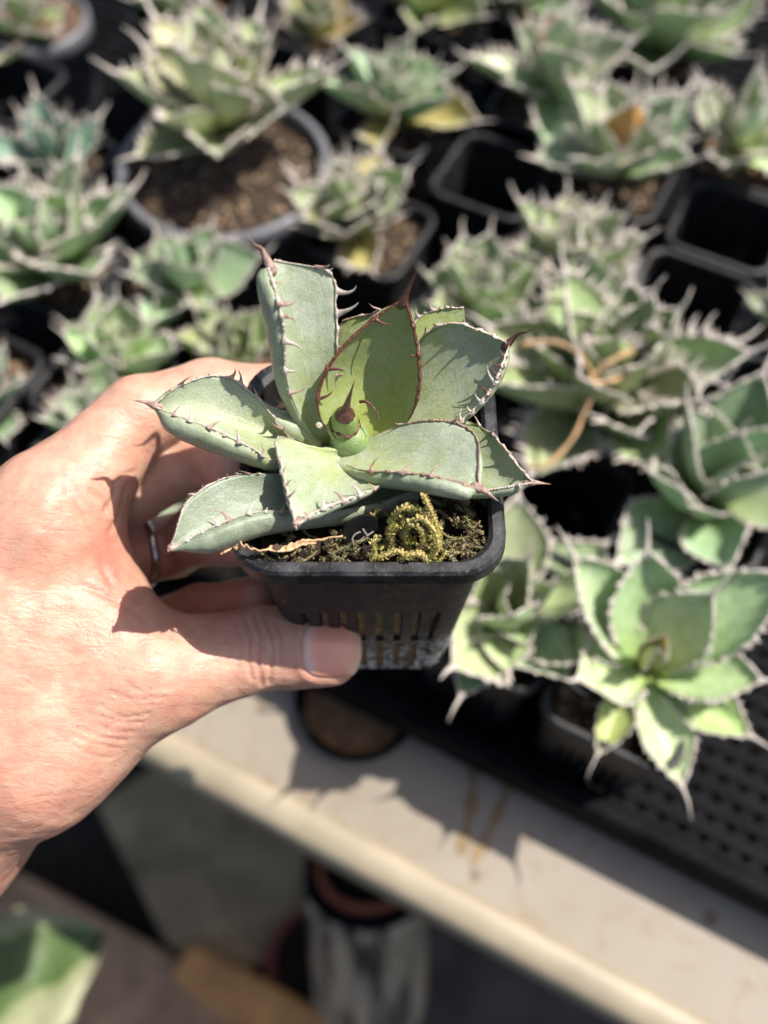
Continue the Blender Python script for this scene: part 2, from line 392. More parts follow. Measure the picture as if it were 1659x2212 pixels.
# loop of pale tube by the drum
o = mesh_obj('hose', *tube(catmull([Zp(x, y, .10) for x, y in [(775, 2080), (768, 2130), (790, 2190), (850, 2240), (930, 2280)]], 24), .004, 8), simple('pale_hose', (.5, .47, .43), .4, 30))
tag(o, 'pale grey hose curving down beside the white drum', 'hose')

# round dark pot standing on the bench, half under the tray edge
pc = Zp(770, 1500, BZ + .03)
rpot = empty('round_dish', (pc[0], pc[1], BZ), 'shallow round black dish of brown soil on the cream bench, half under the tray edge', 'dish')
# ------------------------------------------------------------------ agaves on the bench
def bg_leaf_mesh(name, seed, wmax=.60, nt_=9, tooth=.035, gutter=.20, sp=.2, curve=.16):
    rnd = random.Random(seed); NV, NU = 18, 10; V, Fc, MI, UV = [], [], [], []
    s = np.linspace(0, 1, NV); base = .42 + rnd.random() * .12
    sc = np.clip((s - .55) / .45, 0, 1); w = np.where(s < .55, base + (1 - base) * np.sin(np.minimum(s, .55) / .55 * math.pi / 2) ** 1.2, (1 - sc ** 1.45))
    w = w * .5 * wmax; w[-1] = .012
    bend = rnd.uniform(-.04, .04)
    mid = np.stack([s * .86, bend * s ** 2, curve * s ** 2 - .02 * s], 1)
    for side in (0, 1):
        for j in range(NV):
            for i in range(NU):
                u = i / (NU - 1) * 2 - 1; tw = .05 * math.sin(s[j] * 7 + seed * 2.1)
                z = gutter * wmax * abs(u) ** 1.7 * (w[j] / (.5 * wmax)) ** .8
                th = (.055 * (1 - s[j]) + .018) * (1 - abs(u) ** 3)
                wob = 1 + .05 * math.sin(s[j] * 50 + seed) * abs(u) ** 4
                V.append(mid[j] + np.array([0, u * w[j] * wob, z + tw * u * w[j] * 2 - (th if side else 0)]))
                UV.append((i / (NU - 1), s[j]))
    o_ = NV * NU
    for j in range(NV - 1):
        for i in range(NU - 1):
            a = j * NU + i; Fc.append((a, a + 1, a + NU + 1, a + NU)); Fc.append((o_ + a, o_ + a + NU, o_ + a + NU + 1, o_ + a + 1))
        for i in (0, NU - 1): a = j * NU + i; Fc.append((a, a + NU, o_ + a + NU, o_ + a) if i == 0 else (a, o_ + a, o_ + a + NU, a + NU))
    MI = [0] * len(Fc); mb = MB(); mb.v = [tuple(a) for a in V]; mb.f = Fc; mb.m = MI
    # horny margin, teeth, spine
    for i, sg in ((0, -1), (NU - 1, 1)):
        ed = np.array([V[j * NU + i] for j in range(3, NV)])
        mb.add(*tube(ed + np.array([0, 0, .002]), [.008 * rnd.uniform(.4, 1.6) for _ in ed], 5), 1)
        nt_ = int(nt_ * 1.25) if False else nt_
        for q in range(nt_):
            f = (q + .6 + rnd.uniform(-.25, .25)) / nt_; jj = min(int(f * (len(ed) - 1.01)), len(ed) - 2)
            if f > .93: continue
            b = ed[jj] + (ed[jj + 1] - ed[jj]) * rnd.random(); L = tooth * rnd.uniform(.6, 2.3)
            d = nrm(np.array([rnd.uniform(-.3, .5), sg, rnd.uniform(.2, .9)]))
            pts = [b - d * .01, b + d * L * .4, b + d * L * .8 + np.array([.25 * L, 0, .1 * L]), b + d * L + np.array([.5 * L, 0, .2 * L])]
            mb.add(*tube(pts, [.021, .013, .007, .002], 5), 1)
    tip = mid[-1] + np.array([0, 0, 0])
    mb.add(*tube([tip + np.array([-.06, 0, .0]), tip + np.array([.01, 0, .01]), tip + np.array([sp * .5, 0, .035]), tip + np.array([sp, bend, .07])], [.024, .019, .010, .002], 6), 1)
    me = bpy.data.meshes.new(name); me.from_pydata([tuple(map(float, a)) for a in mb.v], [], mb.f)
    me.polygons.foreach_set('use_smooth', [True] * len(me.polygons)); me.polygons.foreach_set('material_index', mb.m)
    me.materials.append(M['bgleaf']); me.materials.append(M['bghorn'])
    uvl = me.uv_layers.new(name='UVMap'); n0 = len(UV)
    lv = np.zeros(len(me.loops), int); me.loops.foreach_get('vertex_index', lv)
    uva = np.array([UV[k] if k < n0 else (.5, .9) for k in lv], float); uvl.data.foreach_set('uv', uva.ravel())
    return me
def bgleaf_mat():
    t = NT('agave_leaf_tinted'); co = t.co('Object'); oi = t.n('ObjectInfo'); n = t.noise(co, 4, 5, .6, .5); n2 = t.noise(co, 22, 4, .6)
    uv = t.n('UVMap'); sp = t.n('SeparateXYZ'); t.l(uv.outputs[0], sp.inputs[0])
    c = t.mix(t.ramp(n, [(.35, (0,) * 3), (.7, (.75,) * 3)]), (.57, .63, .51), (.33, .41, .23))
    c = t.mix(t.ramp(n2, [(.35, (.4,) * 3), (.65, (0,) * 3)]), c, (.20, .25, .13))
    c = t.mix(t.ramp(sp.outputs[1], [(0, (.7,) * 3), (.4, (0,) * 3)]), c, (.27, .35, .08))
    c = t.mix(1.0, c, oi.outputs['Color'], 'MULTIPLY')
    t.set(Base__Color=c, Roughness=t.ramp(n2, [(.3, (.33,) * 3), (.7, (.52,) * 3)]), Specular__IOR__Level=.55, Normal=t.bump(n2, .4, .001), Subsurface__Weight=.15, Subsurface__Radius=(.6, 1, .3), Subsurface__Scale=.003)
    return t.m
M['bgleaf'] = bgleaf_mat()
M['bghorn'] = horn('agave_horn', (.60, .47, .38), (.95, .90, .84), .16)
M['dead'] = simple('dead_leaf', (.52, .33, .17), .8, 90, .4)
LEAFS = {'broad': [bg_leaf_mesh('leaf', s, .52, 9, .04, .30, .24) for s in (1, 2, 3)],
         'toothy': [bg_leaf_mesh('leaf', s, .50, 11, .055, .30, .20) for s in (4, 5, 6)],
         'round': [bg_leaf_mesh('leaf', s, .60, 8, .035, .34, .20) for s in (7, 8, 9)],
         'long': [bg_leaf_mesh('leaf', s, .40, 11, .05, .28, .24, .26) for s in (10, 11, 12)],
         'big': [bg_leaf_mesh('leaf', s, .54, 10, .020, .24, .24, .16) for s in (13, 14, 15)]}
def leaf_place(parent, mesh, origin, direc, length, width, tint, upref=(0, 0, 1), roll=0):
    x = nrm(direc); u = np.asarray(upref, float)
    y = np.cross(u, x)
    if np.linalg.norm(y) < .15: y = np.cross((0.3, -.9, .1), x)
    y = nrm(y); z = np.cross(x, y)
    if roll: y, z = y * math.cos(roll) + z * math.sin(roll), z * math.cos(roll) - y * math.sin(roll)
    o = bpy.data.objects.new('leaf', mesh); COL.objects.link(o); o.parent = parent
    m = Matrix(((x[0] * length, y[0] * width, z[0] * length, origin[0]), (x[1] * length, y[1] * width, z[1] * length, origin[1]), (x[2] * length, y[2] * width, z[2] * length, origin[2]), (0, 0, 0, 1)))
    o.matrix_local = m; o.color = (*tint, 1); return o
# shared nursery pot (rim centre at the origin)
def sq(r, c, n=5):
    """rounded square outline, half side r, corner radius c"""
    out = []
    for k, (sx, sy) in enumerate(((1, 1), (-1, 1), (-1, -1), (1, -1))):
        for i in range(n + 1):
            w = k * math.pi / 2 + i / n * math.pi / 2
            out.append((sx * (r - c) + c * math.cos(w), sy * (r - c) + c * math.sin(w)))
    return out
def ringstack(rings):
    n = len(rings[0]); V = [p for r_ in rings for p in r_]; Fc = []
    for j in range(len(rings) - 1):
        for i in range(n): q = (i + 1) % n; Fc.append((j * n + i, j * n + q, (j + 1) * n + q, (j + 1) * n + i))
    return V, Fc
def slotted_wall(rt, rb, cr, ztop, zbot, nslot, pitch, sw, z_slot_t, z_bar, z_slot_b, th):
    """pot wall: rounded-square tube whose four faces carry vertical slots, cut as real openings"""
    zs = [ztop] + list(np.linspace(ztop, z_slot_t, 4))[1:-1] + [z_slot_t, z_bar + .0011, z_bar - .0011, z_slot_b, zbot]
    loopx = [0]
    xs = []
    for k in range(nslot):
        c = (k - (nslot - 1) / 2) * pitch; xs += [c - sw / 2, c + sw / 2]
    V, Fc = [], []; ring = []
    def outline(z):
        f = (ztop - z) / (ztop - zbot); r_ = rt + (rb - rt) * f; out = []; flag = []
        for k in range(4):
            ca, sa = math.cos(k * math.pi / 2), math.sin(k * math.pi / 2)
            pts = [(-(r_ - cr), -r_)] + [(x * (1 - .06 * f), -r_) for x in xs] + [(r_ - cr, -r_)] + [((r_ - cr) + cr * math.sin(w), -(r_ - cr) - cr * math.cos(w)) for w in (R(22.5), R(45), R(67.5))]
            fl = [False] + [i % 2 == 0 for i in range(len(xs))] + [False] * 4
            for (x, y), g in zip(pts, fl): out.append((x * ca - y * sa, x * sa + y * ca, z)); flag.append(g)
        return out, flag
    rs = []
    for z in zs: o_, fl = outline(z); rs.append(o_)
    n = len(rs[0])
    inner = [[(x * (1 - th / rt), y * (1 - th / rt), z) for x, y, z in r_] for r_ in rs]
    V = [p for r_ in rs for p in r_] + [p for r_ in inner for p in r_]; I = len(zs) * n
    it, ib, jt = zs.index(z_slot_t), zs.index(z_slot_b), None
    def is_open(j, i):
        if not fl[i % n]: return False
        a, b = zs[j], zs[j + 1]
        return (a <= z_slot_t + 1e-9 and b >= z_slot_b - 1e-9) and not (abs(a - (z_bar + .0011)) < 1e-9)
    for j in range(len(zs) - 1):
        for i in range(n):
            q = (i + 1) % n
            if is_open(j, i): continue
            Fc.append((j * n + i, (j + 1) * n + i, (j + 1) * n + q, j * n + q))
            Fc.append((I + j * n + i, I + j * n + q, I + (j + 1) * n + q, I + (j + 1) * n + i))
            if is_open(j, (i + 1) % n): Fc.append((j * n + q, (j + 1) * n + q, I + (j + 1) * n + q, I + j * n + q))
            if is_open(j, (i - 1) % n): Fc.append((j * n + i, I + j * n + i, I + (j + 1) * n + i, (j + 1) * n + i))
            if j + 1 < len(zs) - 1 and is_open(j + 1, i): Fc.append(((j + 1) * n + i, I + (j + 1) * n + i, I + (j + 1) * n + q, (j + 1) * n + q))
            if j > 0 and is_open(j - 1, i): Fc.append((j * n + i, j * n + q, I + j * n + q, I + j * n + i))
    # floor
    Fc.append(tuple((len(zs) - 1) * n + i for i in range(n)))
    Fc.append(tuple(I + (len(zs) - 1) * n + i for i in range(n))[::-1])
    return V, Fc
def rim_rings(ro, ri, c, n=6):
    def rg(r_, c_, z): return [(x, y, z) for x, y in sq(r_, c_, n)]
    return ringstack([rg(ri, c - (ro - ri) * .6, -.012), rg(ri, c - (ro - ri) * .6, -.0012), rg(ri + .0009, c - .0035, 0), rg(ro - .001, c - .0006, -.0001), rg(ro - .0002, c, -.0009), rg(ro, c, -.0048), rg(ro - .0012, c - .001, -.0053), rg(ri + .0012, c - .003, -.0050)])
PW = .0325
wall_proto = mesh_obj('pot_body', *slotted_wall(PW - .0035, .0255, .009, -.003, -.082, 6, .0058, .0023, -.036, -.060, -.080, .0012), M['bgpot'], None, False)
rim_proto = mesh_obj('pot_rim', *rim_rings(PW, PW - .0042, .012, 4), M['bgpot'])
def soil_sq(name, r, c, z, amp, mat, parent, n=22, seed=0, mw=None):
    V, Fc = [], []
    for j in range(n + 1):
        for i in range(n + 1):
            a, b = i / n * 2 - 1, j / n * 2 - 1
            k = 1 - .12 * (a * a * b * b)
            x, y = a * r * k, b * r * k
            V.append((x, y, z + amp * (mnoise.noise(Vector((x * 160, y * 160, seed))) + .6 * mnoise.noise(Vector((x * 500, y * 500, seed))))))
    for j in range(n):
        for i in range(n): a = j * (n + 1) + i; Fc.append((a, a + 1, a + n + 2, a + n + 1))
    return mesh_obj(name, V, Fc, mat, parent, True, None, mw)
soil_proto = soil_sq('soil', .0280, 0, -.012, .004, M['soilpale'], None)
soil_proto2 = soil_sq('soil', .0280, 0, -.010, .004, M['soil'], None, seed=5)
def grit(o, r_, n, seed, size=.0016, circ=False, z0=None):
    rg_ = random.Random(seed); bm = bmesh.new(); bm.from_mesh(o.data); nb = len(bm.faces)
    for k in range(n):
        if circ: a_, q_ = rg_.uniform(0, 6.283), r_ * math.sqrt(rg_.random()); x, y = q_ * math.cos(a_), q_ * math.sin(a_)
        else: x, y = rg_.uniform(-r_, r_), rg_.uniform(-r_, r_)
        sz = size * rg_.uniform(.5, 1.7); m_ = Matrix.Translation((x, y, (z0 if z0 is not None else -.0105) + sz * .2)) @ Matrix.Rotation(rg_.random() * 6, 4, 'Z') @ Matrix.Rotation(rg_.random(), 4, 'X') @ Matrix.Diagonal((sz, sz * rg_.uniform(.6, 1), sz * .7, 1))
        bmesh.ops.create_icosphere(bm, subdivisions=1, radius=1, matrix=m_)
    bm.faces.ensure_lookup_table()
    for i_, f_ in enumerate(bm.faces):
        if i_ >= nb: f_.material_index = 1 + ((i_ - nb) // 20) % 2
    bm.to_mesh(o.data); bm.free(); o.data.materials.append(M['gritpale']); o.data.materials.append(M['gritbrown'])
M['gritpale'] = simple('grit_pale', (.34, .24, .15), .7, 300, .5); M['gritbrown'] = simple('grit_brown', (.14, .08, .045), .8, 300, .3)
grit(soil_proto, .0255, 170, 2); grit(soil_proto2, .0255, 120, 3)
for o in (wall_proto, rim_proto, soil_proto, soil_proto2): COL.objects.unlink(o)
RIMZ = TZ + .003 + .083
# key, crown px, radius m, height above rim, style, count, tint, pot kind, label
PL = [
 ('A', (470, 225), .066, .024, 'broad', 20, (1.18, 1.12, .88), 'big', 'large pale yellow-green agave in a wide round grey pot'),
 ('B', (850, 175), .046, .016, 'round', 18, (.95, 1.05, .92), 'sq', 'rounded cabbage-like agave with pale dead lower leaves, just right of the wide grey pot'),
 ('C', (755, 420), .045, .012, 'toothy', 24, (.92, .92, .66), 'sq', 'small dense olive agave directly above the hand-held plant, in front of the wide grey pot'),
 ('D', (1205, 115), .056, .022, 'toothy', 15, (1.15, 1.15, 1.05), 'sq', 'silvery agave near the upper edge, behind the one with the orange inner leaf'),
 ('E', (1350, 285), .056, .020, 'toothy', 15, (1.05, 1.08, .95), 'sq', 'silver-green agave with an orange inner leaf, between the two empty black pots'),
 ('F', (1250, 520), .045, .014, 'toothy', 24, (.98, .98, .76), 'sq', 'agave thick with pale teeth and a bright green heart, right of the lower empty pot'),
 ('G', (1035, 625), .045, .010, 'round', 18, (1.05, 1.12, .85), 'sq', 'compact light green agave peeping out just behind the held plant on its right'),
 ('I', (1450, 10), .070, .016, 'broad', 18, (.72, .82, .62), 'sq', 'dark olive agave with broad drooping leaves, cut by the upper edge at the right'),
 ('J', (1625, 250), .052, .016, 'long', 13, (1.2, 1.2, 1.12), 'sq', 'whitish agave with tall upright leaves at the right edge of the photo'),
 ('K', (1330, 790), .070, .014, 'toothy', 22, (.92, .95, .68), 'sq', 'wide olive agave with twisting orange dry stalks, right of the held plant'),
 ('L', (1560, 1030), .066, .010, 'big', 14, (.92, 1.05, .88), 'sq', 'blue-green agave with long comb-like teeth at the right edge, below the orange stalks'),
 ('M', (1110, 1300), .060, .004, 'big', 10, (1.08, 1.15, .84), 'sq', 'pale agave right beside the held black pot, partly hidden by it'),
 ('N', (1385, 1440), .080, .012, 'big', 0, (1.0, 1.12, .88), 'sq', 'largest wide-leaved agave at lower right, leaning out over the tray edge'),
 ('O', (90, 490), .056, .016, 'toothy', 20, (.98, 1.08, .86), 'sq', 'bright toothed agave at the left edge level with the top of the held plant'),
 ('P', (410, 565), .042, .012, 'round', 14, (.86, .98, .84), 'sq', 'grey-green agave right behind the tallest leaf of the held plant'),
 ('Q', (262, 725), .042, .008, 'round', 15, (.98, 1.08, .80), 'sq', 'small rounded agave just above the index finger'),
 ('R', (480, 720), .036, .006, 'round', 14, (.92, .96, .62), 'clay', 'olive agave in a small terracotta pot behind the index finger'),
 ('S', (160, 850), .036, .004, 'toothy', 14, (.88, .98, .84), 'sq', 'small agave touching the back of the index finger in the photo, left of the knuckle'),
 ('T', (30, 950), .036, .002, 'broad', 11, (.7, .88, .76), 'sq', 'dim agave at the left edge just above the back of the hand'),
 ('V', (95, 300), .042, .008, 'long', 10, (.38, .55, .55), 'sq', 'dark teal shaded agave left of the wide grey pot'),  # leaf tint darkened to carry the dimness of this corner
 ('X1', (40, 15), .040, .006, 'toothy', 10, (.85, .85, .6), 'round', 'agave in a round brown-soiled pot in the upper left corner'),
 ('X2', (390, -40), .045, .008, 'broad', 12, (.8, .82, .62), 'sq', 'brownish agave cut by the upper edge above the wide grey pot'),
 ('X3', (690, 10), .040, .006, 'toothy', 14, (.95, .92, .62), 'sq', 'agave with many dry tan leaves at the middle of the upper edge'),
 ('X4', (930, -45), .046, .010, 'round', 14, (1.0, 1.0, .66), 'sq', 'yellowish agave cut by the upper edge, behind the cabbage-like one'),
 ('X5', (1145, -60), .044, .008, 'broad', 12, (.7, .85, .74), 'sq', 'teal agave cut by the upper edge behind the silvery one'),
 ('Y', (1690, 640), .036, .012, 'toothy', 14, (1.0, 1.05, .9), 'sq', 'small agave just entering the right edge below the empty pot'),
 ('Z2', (430, 1050), .036, .006, 'broad', 12, (1.0, 1.1, .9), 'sq', 'agave seen through the gap between index and ring fingers'),
]
EMP = [('e1', (1065, 375), 'empty black square pot behind the light green agave, its rim catching the sun'),
       ('e2', (1590, 500), 'empty black square pot near the right edge, its slotted sides lit'),
       ('e3', (30, 160), 'empty black pot in deep shade in the upper left corner'),
       ('e4', (1560, 660), 'empty black pot half covered by the agave with the orange stalks'),
       ('e5', (1240, 1060), 'empty black pot in the dark gap right of the held plant'),
       ('e8', (1690, 850), 'empty black pot at the right edge, level with the hand-held pot')]
pos = {}; rad = {}
for k_, pxy, r_, hz, st, n_, tint, pk, lab in PL:
    q = Zp(pxy[0], pxy[1], RIMZ + hz + r_ * .2) if pk != 'big' else Zp(482, 350, RIMZ + .012); pos[k_] = np.array(q[:2]); rad[k_] = .065 if pk == 'big' else .0328
for k_, pxy, lab in EMP: q = Zp(pxy[0], pxy[1], RIMZ); pos[k_] = np.array(q[:2]); rad[k_] = .0328
keys = list(pos)
lim_b = tb + .0405; HI = set('BCDEFGKLNOPRQI')
for it in range(240):
    for i in range(len(keys)):
        for j in range(i + 1, len(keys)):
            a, b = keys[i], keys[j]; d = pos[b] - pos[a]; u, v_ = abs(d @ E1[:2]), abs(d @ E2[:2])
            m = rad[a] + rad[b] + .0006
            if u < m and v_ < m:
                ax = E1[:2] if u > v_ else E2[:2]; ov = m - max(u, v_); sg = 1 if d @ ax > 0 else -1
                wa, wb = (0, 1) if rad[a] > rad[b] else ((1, 0) if rad[b] > rad[a] else ((.5, .5) if (a in HI) == (b in HI) else ((.06, .94) if a in HI else (.94, .06))))
                pos[a] -= ax * sg * ov * wa; pos[b] += ax * sg * ov * wb
    for a in keys:
        bb = float((pos[a] - edge_p[:2]) @ E2[:2])
        if bb < lim_b + rad[a] - .035: pos[a] += E2[:2] * (lim_b + rad[a] - .035 - bb)
rnd = random.Random(4)
PLANT = {}
rotp = Matrix.Rotation(YAW, 4, 'Z')
def sq_pot(root, soil=True, alt=False):
    b = inst(wall_proto, root, 'pot_body', Matrix.Translation((0, 0, 0)) @ rotp); r_ = inst(rim_proto, root, 'pot_rim', rotp)
    if soil: inst(soil_proto2 if alt else soil_proto, root, 'soil', rotp)
for k_, pxy, r_, hz, st, n_, tint, pk, lab in PL:
    x, y = pos[k_]
    zr = RIMZ if pk != 'big' else RIMZ + .012
    root = empty('potted_agave', (x, y, zr), lab, 'potted plant', 'potted agaves on the bench'); PLANT[k_] = root
    if pk == 'big':
        round_pot('pot', (0, 0, 0), .064, .049, .095, M['greypot'], root, .005, M['soil'], .010)
        grit([c_ for c_ in root.children if c_.name.startswith('soil')][0], .054, 420, 9, .0013, True, -.0100)
    elif pk == 'clay': round_pot('pot', (0, 0, 0), .034, .026, .07, M['clay'], root, .004, M['soilpale'], .006)
    elif pk == 'round': round_pot('pot', (0, 0, 0), .036, .027, .08, M['greypot'], root, .003, M['soilpale'], .004)
    else: sq_pot(root, True, rnd.random() < .4)
    want = Zp(pxy[0], pxy[1], RIMZ + hz + r_ * .2)
    off = np.array([want[0] - x, want[1] - y, 0]); L_ = np.linalg.norm(off); off = off * (min(L_, .030 if pk == 'big' else .014) / max(L_, 1e-9))
    org = off + np.array([0, 0, hz - .018])
    a0 = rnd.random() * 6.28
    n_ = int(n_ * 1.05)
    for i in range(n_):
        t_ = i / max(1, n_ - 1)
        az = a0 + i * 2.39996 + rnd.uniform(-.2, .2); el = R(10 + 66 * t_ ** 1.1 + rnd.uniform(-11, 11))
        ln = r_ * 1.13 * (1.0 - .34 * t_) * rnd.uniform(.78, 1.15)
        d = np.array([math.cos(az) * math.cos(el), math.sin(az) * math.cos(el), math.sin(el)])
        q_ = rnd.uniform(.6, 1.15); tt = tuple(c * q_ * rnd.uniform(.94, 1.06) for c in tint)
        if k_ in ('D', 'E') and i == n_ - 3: tt = (1.2, .55, .22)
        if k_ in ('X3',) and i % 3 == 0: tt = (1.1, .70, .38)
        if k_ in ('B', 'C') and i < 3: tt = (1.05, .80, .45)
        leaf_place(root, rnd.choice(LEAFS[st]), org + np.array([d[0], d[1], 0]) * .12 * r_ + np.array([0, 0, .010 * t_ + .12 * r_ * t_]), d, ln, ln * rnd.uniform(.85, 1.15), tt, roll=rnd.uniform(-.5, .5))
for k_, pxy, lab in EMP:
    root = empty('empty_pot', (*pos[k_], RIMZ), lab, 'plant pot', 'empty square pots on the bench'); sq_pot(root, False)
# the large lower-right agave, leaf by leaf (tip pixel, tip height over rim, width/length)
root = PLANT['N']; org = np.array(Zp(1385, 1440, RIMZ + .004)); ro = np.array(root.location)
for tx, ty, tz, wd, tt in [(1480, 1740, -.012, .62, (1.1, 1.15, .9)), (1385, 1120, .055, .78, (.85, 1.0, .72)), (1175, 1150, .050, .62, (1.0, 1.1, .9)), (1215, 1500, .022, 1.0, (1.2, 1.25, .95)),
                           (1760, 1200, .045, .62, (.95, 1.08, .82)), (1690, 1480, .020, .8, (1.05, 1.15, .85)), (1640, 1630, -.006, .60, (.95, 1.1, .6)), (1270, 1660, -.010, .48, (1.0, 1.0, .5)),
                           (1590, 1250, .050, .8, (1.0, 1.1, .92)), (1450, 1330, .045, .42, (1.3, .85, .5)), (1410, 1360, .05, .30, (1.1, .95, .6))]:
    tip = Zp(tx, ty, RIMZ + tz); d = tip - org; ln = np.linalg.norm(d)
    leaf_place(root, rnd.choice(LEAFS['big']), org - ro + nrm(d) * .004, d, ln * .92, ln * wd * 1.22, tt)
root = PLANT['M']; org = np.array(Zp(1090, 1330, RIMZ + .0)); ro = np.array(root.location)
for tx, ty, tz, wd, tt in [(965, 1560, .002, .62, (1.0, 1.12, .85)), (1250, 1520, .006, .75, (.85, .98, .78)), (1165, 1150, .04, .6, (1.05, 1.1, .85)), (1200, 1350, .03, .7, (1.15, 1.2, .9)), (1010, 1400, .012, .7, (1.15, 1.2, .85)), (1240, 1250, .03, .7, (1.0, 1.1, .85)), (1090, 1500, .01, .8, (1.1, 1.15, .85)), (1165, 1430, .02, .7, (1.05, 1.15, .8))]:
    tip = Zp(tx, ty, RIMZ + tz); d = tip - org; ln = np.linalg.norm(d)
    leaf_place(root, rnd.choice(LEAFS['big']), org - ro, d, ln * .96, ln * wd * 1.3, tt)
# dry orange stalks curling out of the olive agave
root = PLANT['K']; ro = np.array(root.location)
for pts in ([(1120, 745, .045), (1200, 740, .05), (1260, 775, .052), (1280, 830, .045), (1262, 890, .04), (1235, 950, .036), (1180, 1005, .03), (1130, 1008, .026)], [(1275, 815, .045), (1320, 780, .05), (1370, 755, .046)], [(1280, 830, .045), (1330, 820, .044), (1400, 790, .04)]):
    pp = catmull([Zp(x, y, RIMZ + z) - ro for x, y, z in pts], 30)
    mesh_obj('dry_stalk', *tube(pp, [.0011 * (1 + .3 * math.sin(i * 1.7) + .2 * math.sin(i * .6)) for i in range(30)], 7), M['dead'], root)
# round soil pot on the bench, and grit fallen on its soil
pc = Zp(772, 1508, BZ + .011); rp_c = np.array([pc[0], pc[1], BZ])
rpot.location = rp_c
o = mesh_obj('body', *lathe([(.001, .0006), (.029, .0006), (.0335, .009), (.0345, .0108), (.0335, .0114), (.0312, .0108), (.0285, .0022), (.001, .0022)], 56), M['trayblack'], rpot)
mesh_obj('soil', *lathe([(.001, .0052), (.010, .0050), (.020, .0047), (.0291, .0045)], 48), simple('brown_soil', (.22, .125, .06), .9, 150, .4, .8, .003), rpot)
for k in range(1):
    q = np.array(Zp(850, 1562, BZ + .007)); mb = bmesh.new(); bmesh.ops.create_icosphere(mb, subdivisions=2, radius=.0032 + .0004 * k)
    me = bpy.data.meshes.new('pebble'); mb.to_mesh(me); me.materials.append(M['root']); o = bpy.data.objects.new('pebble', me); COL.objects.link(o); o.parent = rpot; o.location = q - rp_c

# variegated leaf low in the left corner, nearer than the ground
vp = empty('shrub_leaf', Zp(60, 2120, .62), 'large green and cream variegated leaf in the lower left corner', 'leaf')
t = NT('variegated'); co = t.co('Object'); uv = t.n('UVMap'); sp = t.n('SeparateXYZ'); t.l(uv.outputs[0], sp.inputs[0])
nn = t.noise(co, 16, 4, .5, .6); fac = t.math('ADD', t.math('MULTIPLY', t.math('ABSOLUTE', t.math('SUBTRACT', sp.outputs[0], .42)), 1.7), t.math('MULTIPLY', nn, .75))
M['varieg'] = t.set(Base__Color=t.ramp(fac, [(.70, (.07, .115, .03)), (.78, (.22, .25, .11)), (.95, (.30, .30, .18))]), Roughness=.5)
A = catmull([Zp(x, y, .62) for x, y in [(-190, 2330), (-60, 2190), (90, 2090), (222, 2018)]], 16)
V, Fc, UV = [], [], []
for i in range(16):
    s_ = i / 15; T_ = nrm(A[min(i + 1, 15)] - A[max(i - 1, 0)]); sd_ = nrm(np.cross(T_, EZ)); w = .055 * math.sin(math.pi * min(1, s_ * .93 + .07)) ** .8 + .0005
    for j in range(9):
        u = j / 4 - 1; V.append(A[i] + sd_ * u * w * (1 + .08 * math.sin(i * 1.9)) + EZ * (.010 * abs(u) + .003 * math.sin(i * 1.3 + j) - .012 * s_ ** 2)); UV.append((j / 8, s_))
for i in range(15):
    for j in range(8): a = i * 9 + j; Fc.append((a, a + 1, a + 10, a + 9))
o = mesh_obj('blade', [a - np.array(vp.location) for a in V], Fc, M['varieg'], vp); uvl = o.data.uv_layers.new(name='UVMap')
for lp in o.data.loops: uvl.data[lp.index].uv = UV[lp.vertex_index]
sm = o.modifiers.new('solid', 'SOLIDIFY'); sm.thickness = .0008
mesh_obj('stalk', *tube(catmull([A[0] - np.array(vp.location), A[0] + np.array([-.05, -.05, -.08]) - np.array(vp.location), np.array([-.12, -.06, -.30]), np.array([-.13, -.04, -.60])], 16), .002, 7), M['bgleaf'], vp)

# ------------------------------------------------------------------ the held pot
root = empty('potted_agave', None or tuple(PO), 'small blue-green spiny agave in a square black slotted pot, held up in the hand', 'potted plant', mw=PM)
HERO = root
def hero(name, v, f, mats, parent=None, smooth=True, midx=None):
    """mesh given in world points, stored in the pot's own frame"""
    loc = np.array(v, float); Rm = np.array(PMI.to_3x3()); loc = (loc - PO) @ Rm.T
    return mesh_obj(name, loc, f, mats, parent or root, smooth, midx)
bd = mesh_obj('pot_body', *slotted_wall(.0312, .0243, .0085, -.003, -.085, 8, .00545, .0024, -.0345, -.0590, -.0832, .0012), M['pot'], root, False)
bd.data.polygons.foreach_set('use_smooth', [True] * len(bd.data.polygons)); bd.data.set_sharp_from_angle(angle=R(28))
rm = mesh_obj('pot_rim', *rim_rings(.035, .0306, .0125, 8), M['rim'], root); rm.data.set_sharp_from_angle(angle=R(32))
# the packed root ball seen through the slots
V, Fc = [], []; NZ, NA = 60, 120
for j in range(NZ + 1):
    f = j / NZ; z = -.010 - .0735 * f; rr = (.0312 + (.0243 - .0312) * (-z - .003) / .082) - .0017
    for i in range(NA):
        w = 2 * math.pi * i / NA; ca, sa = math.cos(w), math.sin(w); k = (abs(ca) ** 7 + abs(sa) ** 7) ** (-1 / 7)
        dlt = .0010 * mnoise.noise(Vector((ca * 9, sa * 9, z * 350))) + .0006 * mnoise.noise(Vector((ca * 30, sa * 30, z * 1300)))
        V.append((ca * k * (rr + dlt), sa * k * (rr + dlt), z))
for j in range(NZ):
    for i in range(NA): q = (i + 1) % NA; Fc.append((j * NA + i, (j + 1) * NA + i, (j + 1) * NA + q, j * NA + q))
Fc.append(tuple(range(NA))); mesh_obj('root_ball', V, Fc, M['root'], root)
soil_sq('soil', .0292, 0, -.0085, .0032, M['soil'], root, 60, 3)

